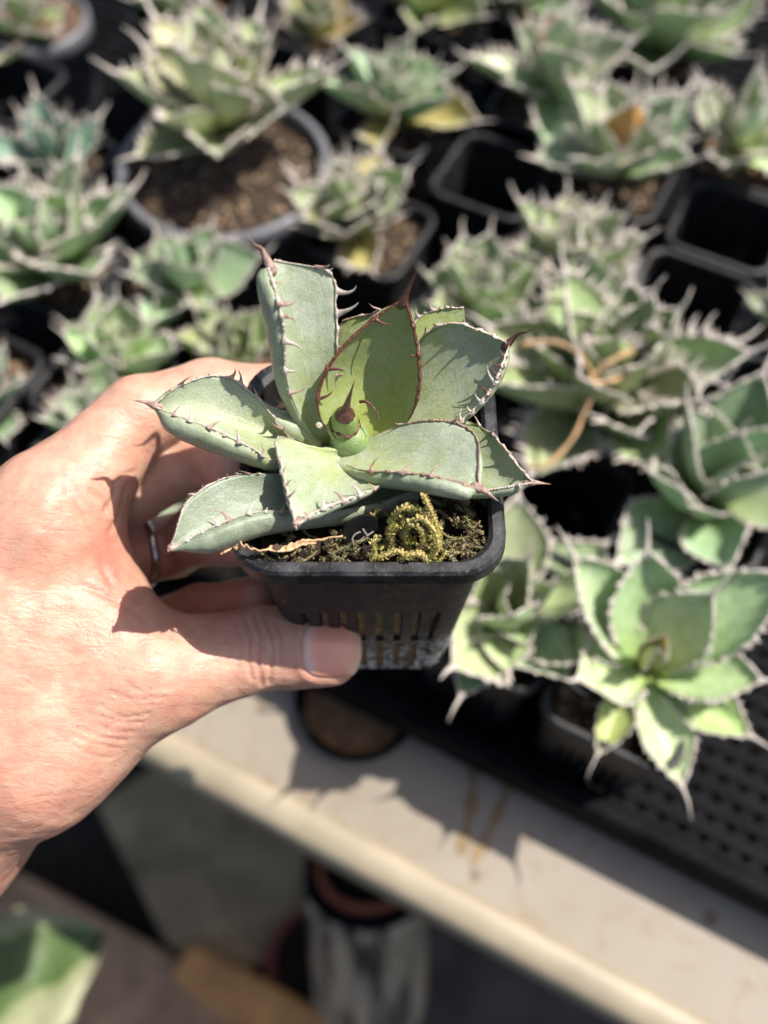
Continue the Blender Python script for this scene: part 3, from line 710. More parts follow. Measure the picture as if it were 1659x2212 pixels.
# ------------------------------------------------------------------ leaves of the held agave
def hpts(l): return np.array([H(*a) for a in l])
def hero_leaf(mid, lft, rgt, spine, mat, mmat, smat, th0=4.2, th1=1.4, seed=0, teeth=(7, 7), tlen=(3.0, 3.0), mrad=.42, mstart=.22, keel=1.2, tdir=(.6, .6), label=None, srad=1.0, wav=.35, tup=.55):
    NV, NU = 56, 29; rnd = random.Random(seed * 17 + 3)
    Mi, Lf, Rg = catmull(hpts(mid), NV), catmull(hpts(lft), NV), catmull(hpts(rgt), NV)
    s = np.linspace(0, 1, NV); u = np.linspace(-1, 1, NU)
    # crenate margin
    tv = {}
    for sd_, E, nt_ in ((-1, Lf, teeth[0]), (1, Rg, teeth[1])):
        vs = [mstart + (.93 - mstart) * ((q + .5 + rnd.uniform(-.3, .3)) / max(1, nt_)) ** .9 for q in range(nt_)]
        tv[sd_] = vs; out = nrm(E - Mi); amp = np.zeros(NV)
        for v in vs: amp += np.exp(-((s - v) / .025) ** 2)
        E += out * (amp[:, None] * wav - wav * .45) * 1e-3 * np.minimum(1, (1 - s) * 6)[:, None]
    G = np.zeros((NV, NU, 3))
    for j in range(NV):
        a = u[:, None]
        G[j] = Lf[j] * (a * a - a) / 2 + Mi[j] * (1 - a * a) + Rg[j] * (a * a + a) / 2
    du = np.gradient(G, axis=1); dv = np.gradient(G, axis=0); Nn = nrm(np.cross(du, dv))
    if ((CAM - G) * Nn).sum() < 0: Nn = -Nn
    Nn[0] = Nn[1]; Nn[-1] = Nn[-2]
    # soft surface relief
    for j in range(NV):
        for i in range(1, NU - 1):
            p = G[j, i]; G[j, i] = p + Nn[j, i] * (.00022 * mnoise.noise(Vector(p * 130)) + .00010 * mnoise.noise(Vector((u[i] * 9, s[j] * 1.5, seed))))
    wloc = np.linalg.norm(Rg - Lf, axis=1); wfac = np.clip(wloc / .008, .15, 1)
    th = (th0 + (th1 - th0) * s ** .8) * 1e-3 * wfac
    prof = (1 - np.abs(u) ** 3.2) ** .6 * (1 + (keel - 1) * np.exp(-(u / .35) ** 2))
    B = G - Nn * (th[:, None, None] * prof[None, :, None]) 
    V = np.vstack([G.reshape(-1, 3), B.reshape(-1, 3)]); Fc = []; o_ = NV * NU
    for j in range(NV - 1):
        for i in range(NU - 1): a = j * NU + i; Fc += [(a, a + 1, a + NU + 1, a + NU), (o_ + a, o_ + a + NU, o_ + a + NU + 1, o_ + a + 1)]
    UVa = [((i / (NU - 1)), s[j]) for j in range(NV) for i in range(NU)] * 2
    lf = hero('leaf', V, Fc, mat)
    bm = bmesh.new(); bm.from_mesh(lf.data); uvl = bm.loops.layers.uv.new('UVMap')
    for f in bm.faces:
        for lp in f.loops: lp[uvl].uv = UVa[lp.vert.index]
    bmesh.ops.remove_doubles(bm, verts=bm.verts, dist=2e-5); bmesh.ops.recalc_face_normals(bm, faces=bm.faces)
    bm.to_mesh(lf.data); bm.free()
    if label: lf['label'] = label
    # horny margin, ragged
    mb = MB(); k0 = int(mstart * NV)
    for sd_, E in ((-1, Lf), (1, Rg)):
        col_ = 1 if sd_ == -1 else NU - 2; out = nrm(E - G[:, NU // 2])
        fine = catmull(E[k0:], 150); fo = catmull(out[k0:], 150); fn = catmull(Nn[k0:, col_], 150); ss = np.linspace(mstart, 1, 150)
        amp = np.zeros(150)
        for v in tv[sd_]: amp += np.exp(-((ss - v) / .02) ** 2)
        nz = np.array([mnoise.noise(Vector((x * 28, seed, sd_))) for x in ss]); nz2 = np.array([mnoise.noise(Vector((x * 90, seed, sd_ + 5))) for x in ss])
        grow = np.clip((ss - mstart) / .25, .25, 1)
        rr = .74 * mrad * 1e-3 * grow * np.clip(.75 + (.75 * nz + .3 * nz2 + .7 * amp) * (.35 if seed == 2 else 1), .22, 2)
        cc = fine + fo * (nz2[:, None] * .00018) + fn * .0001
        T_ = nrm(np.gradient(cc, axis=0)); Vt, Ft = [], []
        for i in range(150):
            a = fo[i]; b = nrm(np.cross(T_[i], a))
            for q in range(7):
                w = 2 * math.pi * q / 7; Vt.append(cc[i] + rr[i] * (math.cos(w) * a * .9 + math.sin(w) * b * 1.0))
        for i in range(149):
            for q in range(7): e = (q + 1) % 7; Ft.append((i * 7 + q, i * 7 + e, (i + 1) * 7 + e, (i + 1) * 7 + q))
        mb.add(Vt, Ft)
    mo = hero('margin', mb.v, mb.f, mmat, lf)
    # teeth, one mesh each
    for sd_, E, tl, td in ((-1, Lf, tlen[0], tdir[0]), (1, Rg, tlen[1], tdir[1])):
        for v in tv[sd_]:
            x = v * (NV - 1); j = min(int(x), NV - 2); fr = x - j; b = E[j] * (1 - fr) + E[j + 1] * fr
            out = nrm(b - Mi[j]); Tn = nrm(E[j + 1] - E[j]); Nm = Nn[j, 2 if sd_ < 0 else NU - 3]
            L = tl * 1e-3 * rnd.choice((.4, .75, 1, 1.2, 1.35)) * rnd.uniform(.85, 1.1) * (1 if v < .85 else .7)
            d = nrm(out * td + Nm * tup + Tn * rnd.uniform(-.5, .45)); hook = Tn * rnd.choice((-1, 1, 1)) * rnd.uniform(.4, 1.25) + out * rnd.uniform(-.2, .2)
            pts = [b - d * .0004, b + d * L * .18, b + d * L * .42 + hook * L * .03, b + d * L * .66 + hook * L * .12, b + d * L * .86 + hook * L * .27, b + d * L * .98 + hook * L * .46]
            pts = catmull(pts, 11); r0 = .00056 * (L / .003) ** .5
            rr = r0 * np.array([1.5, 1.15, .9, .72, .6, .5, .42, .34, .25, .15, .03])
            Vt, Ft = tube(pts, rr, 8, .55, ref=nrm(np.cross(d, Tn)))
            hero('tooth', Vt, Ft, mmat if rnd.random() < .45 else smat, lf)
    # end spine with its collar running down both margins
    if spine:
        tipb = Mi[-1]; e = H(*spine); d0 = nrm(Mi[-1] - Mi[-5]); Ls = np.linalg.norm(e - tipb)
        pts = catmull([tipb - d0 * .0022, tipb + d0 * .0003, tipb + d0 * Ls * .30 + (e - tipb) * .05, tipb + (e - tipb) * .62 + d0 * Ls * .06, e], 16)
        rr = srad * 1e-3 * np.array([.65, .95, 1.12, 1.1, .95, .8, .68, .57, .48, .40, .33, .26, .20, .14, .08, .02])
        Vt, Ft = tube(pts, rr, 10, .85); hero('spine', Vt, Ft, smat, lf)
    return lf
Bl, Gr, Sg, Od = M['leaf_blue'], M['leaf_green'], M['leaf_sage'], M['leaf_old']
mp, mbn, mm, sb, spl = M['margin_pale'], M['margin_brown'], M['margin_mid'], M['spine_brown'], M['spine_pale']
# tall leaf at the back left
hero_leaf([(705, 968, 0), (672, 885, 11), (648, 800, 22), (628, 700, 33), (606, 625, 41), (583, 575, 46)],
          [(692, 972, 1), (645, 895, 13), (616, 810, 26), (612, 715, 38), (596, 635, 46), (578, 578, 48)],
          [(722, 955, 2), (722, 865, 13), (728, 760, 25), (726, 665, 34), (712, 590, 41), (592, 562, 46)],
          (536, 510, 58), Bl, mp, spl, 6.0, 3.2, 1, (6, 7), (4.4, 5.0), .6, .2, label='tallest leaf, upright at the back left, its pale toothed edge throwing long tooth shadows', srad=1.35, tdir=(-.25, 1.0), tup=.8)
# spoon-shaped centre leaf
hero_leaf([(775, 970, -1), (798, 890, 6), (812, 810, 14), (835, 725, 26), (855, 685, 32), (870, 650, 37)],
          [(735, 968, 3), (690, 900, 14), (692, 830, 21), (735, 755, 28), (800, 693, 33), (864, 650, 37)],
          [(830, 955, 3), (885, 905, 11), (906, 840, 19), (905, 770, 26), (894, 705, 32), (876, 648, 37)],
          (904, 576, 47), Gr, mbn, sb, 4.0, 1.6, 2, (3, 3), (4.2, 3.0), .95, .12, label='spoon-shaped centre leaf with a thick red-brown edge', srad=1.25, tdir=(-.5, -.5), tup=.8, wav=.15)
# leaf behind, between the two
hero_leaf([(760, 930, 0), (745, 850, 8), (752, 760, 18), (790, 700, 24), (812, 680, 26)], [(735, 920, 2), (712, 830, 10), (722, 730, 20), (748, 690, 25), (806, 676, 27)],
          [(790, 920, 2), (790, 840, 8), (800, 760, 16), (812, 710, 22), (816, 682, 26)], (797, 655, 31), Gr, mm, spl, 3, 1, 3, (5, 2), (2.6, 2), .4)
# broad leaf at the back right
hero_leaf([(815, 965, 0), (890, 905, 6), (965, 850, 13), (1035, 800, 20), (1075, 765, 25), (1098, 742, 28)],
          [(790, 930, -1), (850, 830, 8), (905, 735, 21), (970, 697, 28), (1040, 714, 29), (1094, 738, 29)],
          [(845, 985, 1), (930, 950, 9), (1005, 902, 15), (1055, 850, 21), (1082, 800, 26), (1101, 747, 28)],
          (1156, 707, 36), Sg, mp, sb, 4.4, 1.7, 4, (6, 9), (2.6, 2.8), .55, .25, label='broad leaf at the back right, half of it in its own shade', srad=1.05, tdir=(.5, -.3), tup=.7)
# older leaf behind it with a withered end
hero_leaf([(850, 900, 0), (885, 820, 8), (930, 740, 15), (975, 695, 19), (1003, 676, 21)], [(830, 880, 2), (860, 780, 11), (900, 692, 18), (950, 668, 21), (1002, 664, 22)],
          [(880, 900, 2), (930, 830, 8), (975, 760, 14), (1000, 715, 18), (1004, 690, 20)], None, Gr, mp, spl, 3, 1.2, 5, (9, 3), (2.2, 1.5), .4, label='old leaf with a withered square end behind the broad right leaf')
# left leaf
hero_leaf([(700, 985, 0), (612, 950, 6), (525, 925, 11), (430, 902, 15), (375, 890, 17), (334, 876, 18)],
          [(690, 968, 3), (618, 935, 9), (560, 862, 16), (480, 812, 20), (390, 832, 21), (335, 871, 19)],
          [(705, 1000, 1), (610, 1003, 9), (540, 967, 15), (470, 932, 19), (400, 905, 20), (335, 881, 19)],
          (277, 861, 22), Sg, mp, spl, 9.5, 3.4, 6, (9, 7), (3.0, 3.6), .42, .15, 1.2, label='leaf reaching left over the index finger, green back side showing', srad=1.1, tdir=(.8, .05), tup=.9)
# lower left leaf, in shade, base running under the front leaf
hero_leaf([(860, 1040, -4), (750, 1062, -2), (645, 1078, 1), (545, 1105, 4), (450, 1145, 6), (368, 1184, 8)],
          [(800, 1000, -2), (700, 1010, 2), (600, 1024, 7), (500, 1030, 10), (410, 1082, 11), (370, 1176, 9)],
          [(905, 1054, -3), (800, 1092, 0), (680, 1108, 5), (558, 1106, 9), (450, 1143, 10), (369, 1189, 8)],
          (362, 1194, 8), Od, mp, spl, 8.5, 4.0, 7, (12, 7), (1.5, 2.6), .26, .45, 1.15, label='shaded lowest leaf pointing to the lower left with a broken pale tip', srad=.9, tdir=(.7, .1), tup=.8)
# front leaf
hero_leaf([(760, 990, 0), (722, 1012, 4), (700, 1035, 7), (680, 1065, 9), (658, 1100, 11), (640, 1132, 12)],
          [(735, 975, 3), (672, 962, 8), (600, 944, 13), (606, 1005, 14), (622, 1070, 14), (637, 1130, 12.5)],
          [(830, 1010, 1), (850, 1030, 5), (800, 1060, 9), (745, 1082, 11), (692, 1102, 12), (644, 1133, 12.5)],
          (641, 1145, 12), Bl, mp, spl, 5.0, 2.0, 8, (7, 6), (2.6, 3.6), .6, .3, 1.2, label='front leaf with a broad wedge face and pale rolled edges', srad=1.0, tdir=(.2, -.1), tup=.9)
# lower right leaf behind the front right one
hero_leaf([(850, 985, -1), (930, 1000, 2), (1010, 1020, 5), (1080, 1034, 7), (1115, 1040, 9), (1148, 1042, 10)],
          [(870, 930, 2), (980, 905, 7), (1045, 925, 10), (1084, 960, 12), (1115, 1000, 12), (1149, 1038, 11)],
          [(850, 1015, 1), (940, 1048, 4), (1020, 1062, 8), (1080, 1056, 10), (1120, 1049, 11), (1149, 1044, 10.5)],
          (1190, 1046, 10), Sg, mp, M['margin_mid'], 5.0, 1.8, 9, (7, 2), (2.4, 1.6), .5, .3, label='lower right leaf whose spine passes over the pot rim', srad=.95, tdir=(.6, .3), tup=.7)
# front right leaf, sunlit
hero_leaf([(728, 985, 1), (810, 990, 5), (885, 1000, 9), (960, 1020, 13), (1005, 1040, 15), (1036, 1055, 15)],
          [(760, 958, 3), (845, 925, 9), (920, 907, 14), (990, 915, 16), (1032, 950, 17), (1036, 1050, 16)],
          [(722, 992, 2), (775, 1015, 8), (850, 1021, 13), (920, 1027, 16), (985, 1041, 17), (1036, 1059, 15.5)],
          (1079, 1084, 13), Bl, mm, M['spine_pale'], 6.8, 2.8, 10, (3, 4), (2.0, 4.0), .62, .12, 1.2, label='front right leaf with the brightest sunlit face', srad=1.25, tdir=(.2, -.3), tup=.95)
# a narrow older leaf edge behind the tall one
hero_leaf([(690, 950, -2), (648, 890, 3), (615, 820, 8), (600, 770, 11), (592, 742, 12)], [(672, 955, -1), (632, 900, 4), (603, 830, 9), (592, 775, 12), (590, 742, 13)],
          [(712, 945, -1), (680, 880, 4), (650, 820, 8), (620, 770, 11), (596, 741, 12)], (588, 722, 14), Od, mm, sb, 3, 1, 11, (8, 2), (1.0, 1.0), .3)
# closed heart: two wrapped leaves and a dark spine
def bud(path, radii, mat, name, lean=None, n=28):
    c = catmull([H(*p) for p in path], 26); rr = np.interp(np.linspace(0, 1, 26), np.linspace(0, 1, len(radii)), radii) * 1e-3
    V, Fc = [], []; T_ = nrm(np.gradient(c, axis=0))
    for i in range(26):
        a = nrm(np.cross(T_[i], PV)); b = np.cross(T_[i], a)
        for k in range(n):
            w = 2 * math.pi * k / n; q = rr[i] * (1 + .05 * math.sin(w * 2 + i * .12) + .04 * math.sin(w * 3 + 1))
            V.append(c[i] + q * (math.cos(w) * a + math.sin(w) * b))
    for i in range(25):
        for k in range(n): e = (k + 1) % n; Fc.append((i * n + k, i * n + e, (i + 1) * n + e, (i + 1) * n + k))
    Fc.append(tuple(25 * n + k for k in range(n)))
    return hero(name, V, Fc, mat)
b1 = bud([(757, 978, -3), (757, 962, 0), (757, 946, 3.5), (757, 932, 6.5), (758, 922, 8.5)], [4.6, 5.1, 5.35, 5.4, 5.3, 4.9, 4.1, 2.8, .8], M['leaf_bud'], 'heart_leaf'); b1['label'] = 'bright green wrapped leaf of the heart'
b2 = bud([(747, 930, 6), (746, 918, 8.5), (745, 906, 11), (745, 897, 13), (745, 891, 14.2)], [3.4, 3.5, 3.45, 3.3, 3.0, 2.4, 1.4], M['leaf_bud'], 'heart_leaf')
rgc = H(746, 918, 8.2); rg = [rgc + .00362 * (RTV * math.cos(w) - PV * math.sin(w)) + PN * .0006 * math.sin(3 * w + 1) for w in np.linspace(R(-40), R(215), 22)]
hero('margin', *tube(rg, [.00042 * (1 + .5 * math.sin(i * 2.1)) for i in range(22)], 6), M['margin_brown'], b2)
pts = catmull([H(745, 897, 13.2), H(747, 885, 15.8), H(752, 866, 19.5), H(759, 844, 24), H(767, 818, 29.5)], 16)
hero('spine', *tube(pts, np.array([2.75, 2.6, 2.25, 1.75, 1.25, 1.05, .9, .76, .64, .53, .43, .34, .26, .18, .1, .02]) * 1e-3, 10), sb, b2)
pts = catmull([H(778, 868, 14), H(792, 868, 15), H(806, 880, 14), H(816, 896, 13), H(822, 916, 12)], 16)
hero('tooth', *tube(pts, np.array([.5, .45, .42, .4, .4, .38, .36, .33, .3, .27, .24, .2, .16, .12, .08, .02]) * 1e-3, 7), mbn, b1)
# perlite crumb stuck in the heart
mb = bmesh.new(); bmesh.ops.create_icosphere(mb, subdivisions=3, radius=.0009)
for v in mb.verts: v.co *= 1 + .35 * mnoise.noise(v.co * 1400)
me = bpy.data.meshes.new('perlite_crumb'); mb.to_mesh(me); me.materials.append(simple('perlite', (.55, .46, .33), .8, 900)); o = bpy.data.objects.new('perlite_crumb', me); COL.objects.link(o)
o.parent = root; o.location = PMI @ Vector(H(690, 918, 11.5))

# ------------------------------------------------------------------ moss, tag, withered leaf in the pot
def moss_mat(name, a, b):
    t = NT(name); co = t.co(); n = t.noise(co, 190, 4, .6); n2 = t.noise(co, 1500, 3)
    t.set(Base__Color=t.mix(t.ramp(n2, [(.4, (.4,) * 3), (.65, (0,) * 3)]), t.ramp(n, [(.35, a), (.65, b)]), (.12, .10, .03)), Roughness=.8, Subsurface__Weight=.2, Subsurface__Radius=(.8, 1, .3), Subsurface__Scale=.001); return t.m
MY = moss_mat('moss_yellow', (.36, .36, .07), (.72, .55, .24)); MG = moss_mat('moss_grey', (.10, .12, .055), (.30, .22, .12))
def frond(mb, path, r, rnd, n=None):
    c = catmull(path, 26); L = np.linalg.norm(np.diff(c, axis=0), axis=1).sum(); n = n or int(L / .00022)
    mb.add(*tube(c, [r * .45] * 26, 5))
    T_ = nrm(np.gradient(c, axis=0))
    for k in range(n):
        f = (k + rnd.random()) / n * 25; j = min(int(f), 24); p = c[j] + (c[j + 1] - c[j]) * (f - j); t_ = T_[j]
        a = nrm(np.cross(t_, (.3, .5, .8))); b = np.cross(t_, a); w = k * 2.4 + rnd.random() * .6
        o_ = a * math.cos(w) + b * math.sin(w); q = nrm(np.cross(t_, o_)); l = r * rnd.uniform(.8, 1.5); ww = r * rnd.uniform(.4, .7)
        d = nrm(t_ * .8 + o_ * rnd.uniform(.5, 1.0)); s0 = p + o_ * r * .25
        mid = s0 + d * l * .5
        v = [s0, mid - q * ww + o_ * r * .1, s0 + d * l, mid + q * ww + o_ * r * .1, mid + o_ * r * .28]
        mb.add(v, [(0, 1, 4), (1, 2, 4), (2, 3, 4), (3, 0, 4), (0, 3, 2, 1)])
rnd = random.Random(11)
mbm = MB()
for f in ([(850, 1185, -2), (842, 1150, 3), (850, 1118, 7), (872, 1098, 10), (905, 1100, 10), (930, 1118, 8), (945, 1140, 5)],
          [(945, 1190, -1), (948, 1160, 3), (940, 1128, 7), (928, 1098, 11), (915, 1070, 14)],
          [(835, 1152, 1), (845, 1148, 3), (858, 1135, 5)], [(930, 1205, 0), (945, 1180, 4), (940, 1150, 7), (920, 1125, 9), (900, 1118, 9)],
          [(800, 1210, -1), (830, 1200, 1), (860, 1190, 2), (885, 1205, 0)], [(860, 1212, -1), (880, 1200, 2), (905, 1196, 2), (925, 1210, 0)],
          [(870, 1165, 0), (878, 1140, 4), (868, 1118, 6)], [(812, 1195, -1), (806, 1175, 2), (815, 1160, 3)], [(905, 1190, 0), (915, 1165, 4), (905, 1140, 7), (885, 1130, 7)]):
    frond(mbm, [H(*p) for p in f], .00105, rnd)
for k in range(26):
    x, y = rnd.uniform(800, 950), rnd.uniform(1110, 1215); p = [(x, y, -4)]
    for q in range(3): p.append((p[-1][0] + rnd.uniform(-16, 16), p[-1][1] + rnd.uniform(-16, 12), p[-1][2] + rnd.uniform(.3, 2.4)))
    frond(mbm, [H(*a) for a in p], rnd.uniform(.0006, .0009), rnd)
hm = hero('moss', mbm.v, mbm.f, MY, None, False); hm['kind'] = 'stuff'
mbm = MB()
for k in range(150):
    x, y = (rnd.uniform(515, 1045), rnd.uniform(1085, 1222)) if k < 110 else (rnd.uniform(950, 1050), rnd.uniform(1060, 1215)); p = [(x, y, -5)]
    for q in range(3): p.append((p[-1][0] + rnd.uniform(-20, 20), p[-1][1] + rnd.uniform(-16, 12), p[-1][2] + rnd.uniform(.2, 2.0)))
    p = [(min(max(a, 518), 1046), min(b, 1222), c) for a, b, c in p]
    frond(mbm, [H(*a) for a in p], rnd.uniform(.0005, .0008), rnd)
hm = hero('moss', mbm.v, mbm.f, MG, None, False); hm['kind'] = 'stuff'
# black disc tag with white letters, half sunk in the moss
tg = bmesh.new(); bmesh.ops.create_cone(tg, cap_ends=True, segments=40, radius1=.0050, radius2=.0050, depth=.0008)
me = bpy.data.meshes.new('tag_disc'); tg.to_mesh(me); tg.free(); me.materials.append(simple('tag_black', (.012, .012, .014), .3, 300, .5))
tag_o = bpy.data.objects.new('round_tag', me); COL.objects.link(tag_o)
tz_ = nrm(-FWD * .62 - UPV * .66 + RTV * .42); tx_ = nrm(np.array(P(810, 1120, .25)) - P(748, 1160, .25)); tx_ = nrm(tx_ - tz_ * (tx_ @ tz_)); ty_ = np.cross(tz_, tx_); tc = H(777, 1144, -1.5)
tag_o.matrix_world = Matrix(((tx_[0], ty_[0], tz_[0], tc[0]), (tx_[1], ty_[1], tz_[1], tc[1]), (tx_[2], ty_[2], tz_[2], tc[2]), (0, 0, 0, 1)))
tag(tag_o, 'black round disc with white letters, half sunk in the moss of the held pot', 'tag')
cu = bpy.data.curves.new('lettering', 'FONT'); cu.body = 'CL'; cu.size = .0052; cu.extrude = .00005; cu.align_x = 'CENTER'; cu.align_y = 'CENTER'
tmp = bpy.data.objects.new('tmp', cu); COL.objects.link(tmp); bpy.context.view_layer.update()
lm = bpy.data.meshes.new_from_object(tmp.evaluated_get(bpy.context.evaluated_depsgraph_get())); bpy.data.objects.remove(tmp)
lm.materials.clear(); lm.materials.append(simple('white_print', (.45, .41, .40), .6, 200, .1)); lo = bpy.data.objects.new('lettering', lm); COL.objects.link(lo); lo.parent = tag_o; lo.location = (-.0004, -.0019, .00046)
# withered ribbon leaf lying over the rim
c = catmull([H(x, y, h) for x, y, h in [(478, 1190, 2.5), (505, 1178, 3), (530, 1184, 3), (560, 1190, 2.4), (590, 1186, 2.2), (620, 1186, 2), (650, 1176, 2), (690, 1170, 1), (740, 1160, 0)]], 70)
V, Fc = [], []
for i in range(70):
    c[i] = c[i] + PN * .0007 * mnoise.noise(Vector((i * .35, 9, 2))) + PV * .0006 * mnoise.noise(Vector((i * .4, 3, 2))); w = .0014 * (1 - .75 * i / 70) * (1 + .6 * mnoise.noise(Vector((i * .45, 1, 2)))); a = i * .16 + 1.2 * mnoise.noise(Vector((i * .12, 4, 2)))
    d = PV * math.cos(a * .5) + PN * math.sin(a * .5)
    for j in range(5): u = j / 2 - 1; V.append(c[i] + d * u * w + PN * .0005 * mnoise.noise(Vector((i * .5, j * .9, 7))) + PN * (.0006 * u * u))
for i in range(69):
    for j in range(4): a = i * 5 + j; Fc.append((a, a + 1, a + 6, a + 5))
o = hero('withered_leaf', V, Fc, M['dead']); o.data.materials[0] = simple('withered', (.56, .36, .20), .8, 700, .4); sm = o.modifiers.new('solid', 'SOLIDIFY'); sm.thickness = .0003

# ------------------------------------------------------------------ the hand
def cm(p):                         # world -> camera frame (x right, y up, z depth)
    q = np.asarray(p) - CAM; return np.array([q @ RTV, q @ UPV, q @ FWD])
def hd(x, y, d): return np.array([(x - 829.5) / FPX * d, (1106 - y) / FPX * d, d])
def hh(x, y, h): return cm(H(x, y, h))
def lc(a, b, c): return cm(PO + (RTV * a + PV * b + PN * c) * 1e-3)
def rcone(p, a, b, r1, r2):
    ba = b - a; l2 = ba @ ba; pa = p - a; t = np.clip(pa @ ba / l2, 0, 1)
    return np.linalg.norm(pa - t[..., None] * ba, axis=-1) - (r1 + (r2 - r1) * t)
def smin(a, b, k):
    h = np.maximum(k - np.abs(a - b), 0) / k; return np.minimum(a, b) - h * h * k * .25
thumb_y = 1403
dface = to_px(PO + (RTV * -12 + PV * -27 + PN * -70) * 1e-3)[2]
DT = dface - .0125
TH_ = [hd(330, 1455, DT - .010), hd(560, 1402, DT - .002), hd(700, 1404, DT)]
IDX = [hd(95, 1120, .262), hh(300, 898, -17), hh(450, 850, -20), lc(-24, 42, -25)]
MID = [hd(40, 1180, .300), hh(280, 1055, -37), hh(430, 978, -34), lc(-40.5, 14, -28)]
RNG = [hd(150, 1212, .290), hh(378, 1178, -66), hh(430, 1155, -56), lc(-38.5, 1, -44)]
PNK = [hd(60, 1420, .318), hh(285, 1372, -84), hh(430, 1322, -74), lc(-36.0, -12, -60)]
WR = hd(-190, 1765, .285)
FORE = hd(-900, 2350, .30)
groups = [
  # (k, prims) index finger
  (.003, [(IDX[0], IDX[1], .0160, .0113), (IDX[1], IDX[2], .0113, .0104), (IDX[2], IDX[3], .0104, .0090)]),
  (.003, [(MID[0], MID[1], .0125, .0108), (MID[1], MID[2], .0108, .0100), (MID[2], MID[3], .0100, .0088)]),
  (.003, [(RNG[0], RNG[1], .0120, .0103), (RNG[1], RNG[2], .0103, .0096), (RNG[2], RNG[3], .0096, .0082)]),
  (.003, [(PNK[0], PNK[1], .0110, .0092), (PNK[1], PNK[2], .0092, .0086), (PNK[2], PNK[3], .0086, .0074)]),
  # thumb
  (.005, [(TH_[0], TH_[1], .0155, .0118), (TH_[1], hd(640, 1402, DT - .0005), .0118, .0109), (hd(640, 1402, DT), hd(706, 1404, DT), .0112, .0108)]),
  # back of hand and thenar mass
  (.016, [(hd(95, 1120, .265), WR, .0165, .026), (hd(40, 1150, .285), WR, .015, .026), (hd(20, 1280, .30), WR, .015, .026), (hd(330, 1455, DT - .010), hd(70, 1612, .268), .0165, .0215),
          (hd(70, 1612, .268), WR, .0215, .028), (hd(20, 1350, .262), hd(150, 1250, .268), .0170, .0110), (hd(0, 1500, .268), hd(210, 1420, .266), .020, .0135), (WR, FORE, .029, .036),
          (hd(165, 1085, .266), hd(203, 1225, .271), .0088, .0046), (hd(203, 1225, .271), hd(262, 1350, .2705), .0046, .0075), (hd(90, 1250, .266), hd(205, 1380, .266), .0125, .0100)]),
]
def sdf(p, which=None):
    out = None
    for gi in (5, 0, 4, 1, 2, 3):
        k, pr = groups[gi]
        if which is not None and gi != which: continue
        g = None
        for a, b, r1, r2 in pr:
            d = rcone(p, a, b, r1, r2); g = d if g is None else smin(g, d, k)
        out = g if out is None else smin(out, g, .009 if gi == 0 else (.006 if gi == 4 else .0015))
    return out
def surface_nets(lo, hi, h, B=16):
    n = np.ceil((hi - lo) / h / B).astype(int) * B
    F_ = np.full(n + 1, 1.0, np.float32)
    ax = [lo[i] + np.arange(n[i] + 1) * h for i in range(3)]
    bl = n // B; rad_ = h * B * .5 * math.sqrt(3) + .002
    cx = np.stack(np.meshgrid(*[lo[i] + (np.arange(bl[i]) + .5) * B * h for i in range(3)], indexing='ij'), -1)
    dc = sdf(cx.reshape(-1, 3)).reshape(bl)
    for i, j, k in np.ndindex(*bl):
        sl = (slice(i * B, i * B + B + 1), slice(j * B, j * B + B + 1), slice(k * B, k * B + B + 1))
        if abs(dc[i, j, k]) > rad_ + .008:
            F_[sl] = np.sign(dc[i, j, k]) if dc[i, j, k] > 0 else -1; continue
    for i, j, k in np.ndindex(*bl):
        if abs(dc[i, j, k]) > rad_ + .008: continue
        sl = (slice(i * B, i * B + B + 1), slice(j * B, j * B + B + 1), slice(k * B, k * B + B + 1))
        g = np.stack(np.meshgrid(ax[0][sl[0]], ax[1][sl[1]], ax[2][sl[2]], indexing='ij'), -1)
        F_[sl] = sdf(g)
    S = F_ < 0; c = S[:-1, :-1, :-1].astype(np.int8).copy()
    for dx, dy, dz in ((1, 0, 0), (0, 1, 0), (0, 0, 1), (1, 1, 0), (1, 0, 1), (0, 1, 1), (1, 1, 1)):
        c += S[dx:S.shape[0] - 1 + dx, dy:S.shape[1] - 1 + dy, dz:S.shape[2] - 1 + dz]
    act = (c > 0) & (c < 8); idx = -np.ones(act.shape, np.int64); idx[act] = np.arange(act.sum()); ijk = np.argwhere(act)
    V = lo + (ijk + .5) * h; Q = []
    for a in range(3):
        b1_, b2_ = (a + 1) % 3, (a + 2) % 3
        sA = [slice(1, -1)] * 3; sA[a] = slice(0, -1); sB = list(sA); sB[a] = slice(1, None)
        ch = S[tuple(sA)] != S[tuple(sB)]; e = np.argwhere(ch); e = e + 1; e[:, a] -= 1
        flip = S[tuple(sA)][ch]
        def g_(o1, o2):
            q = e.copy(); q[:, b1_] += o1; q[:, b2_] += o2; return idx[q[:, 0], q[:, 1], q[:, 2]]
        q = np.stack([g_(-1, -1), g_(0, -1), g_(0, 0), g_(-1, 0)], 1); q[~flip] = q[~flip][:, ::-1]; Q.append(q)
    return V, np.vstack(Q)
def grad(p, e=.0004):
    g = np.stack([sdf(p + d) - sdf(p - d) for d in np.eye(3) * e], -1); return nrm(g)
HV, HF = surface_nets(np.array([-.24, -.17, .215]), np.array([.002, .062, .355]), .00085)
for _ in range(3): g = grad(HV); HV = HV - g * sdf(HV)[:, None]
HN = grad(HV)
hx = 829.5 + FPX * HV[:, 0] / HV[:, 2]; hy = 1106 - FPX * HV[:, 1] / HV[:, 2]; front = np.clip(-HN[:, 2] * 3, 0, 1)
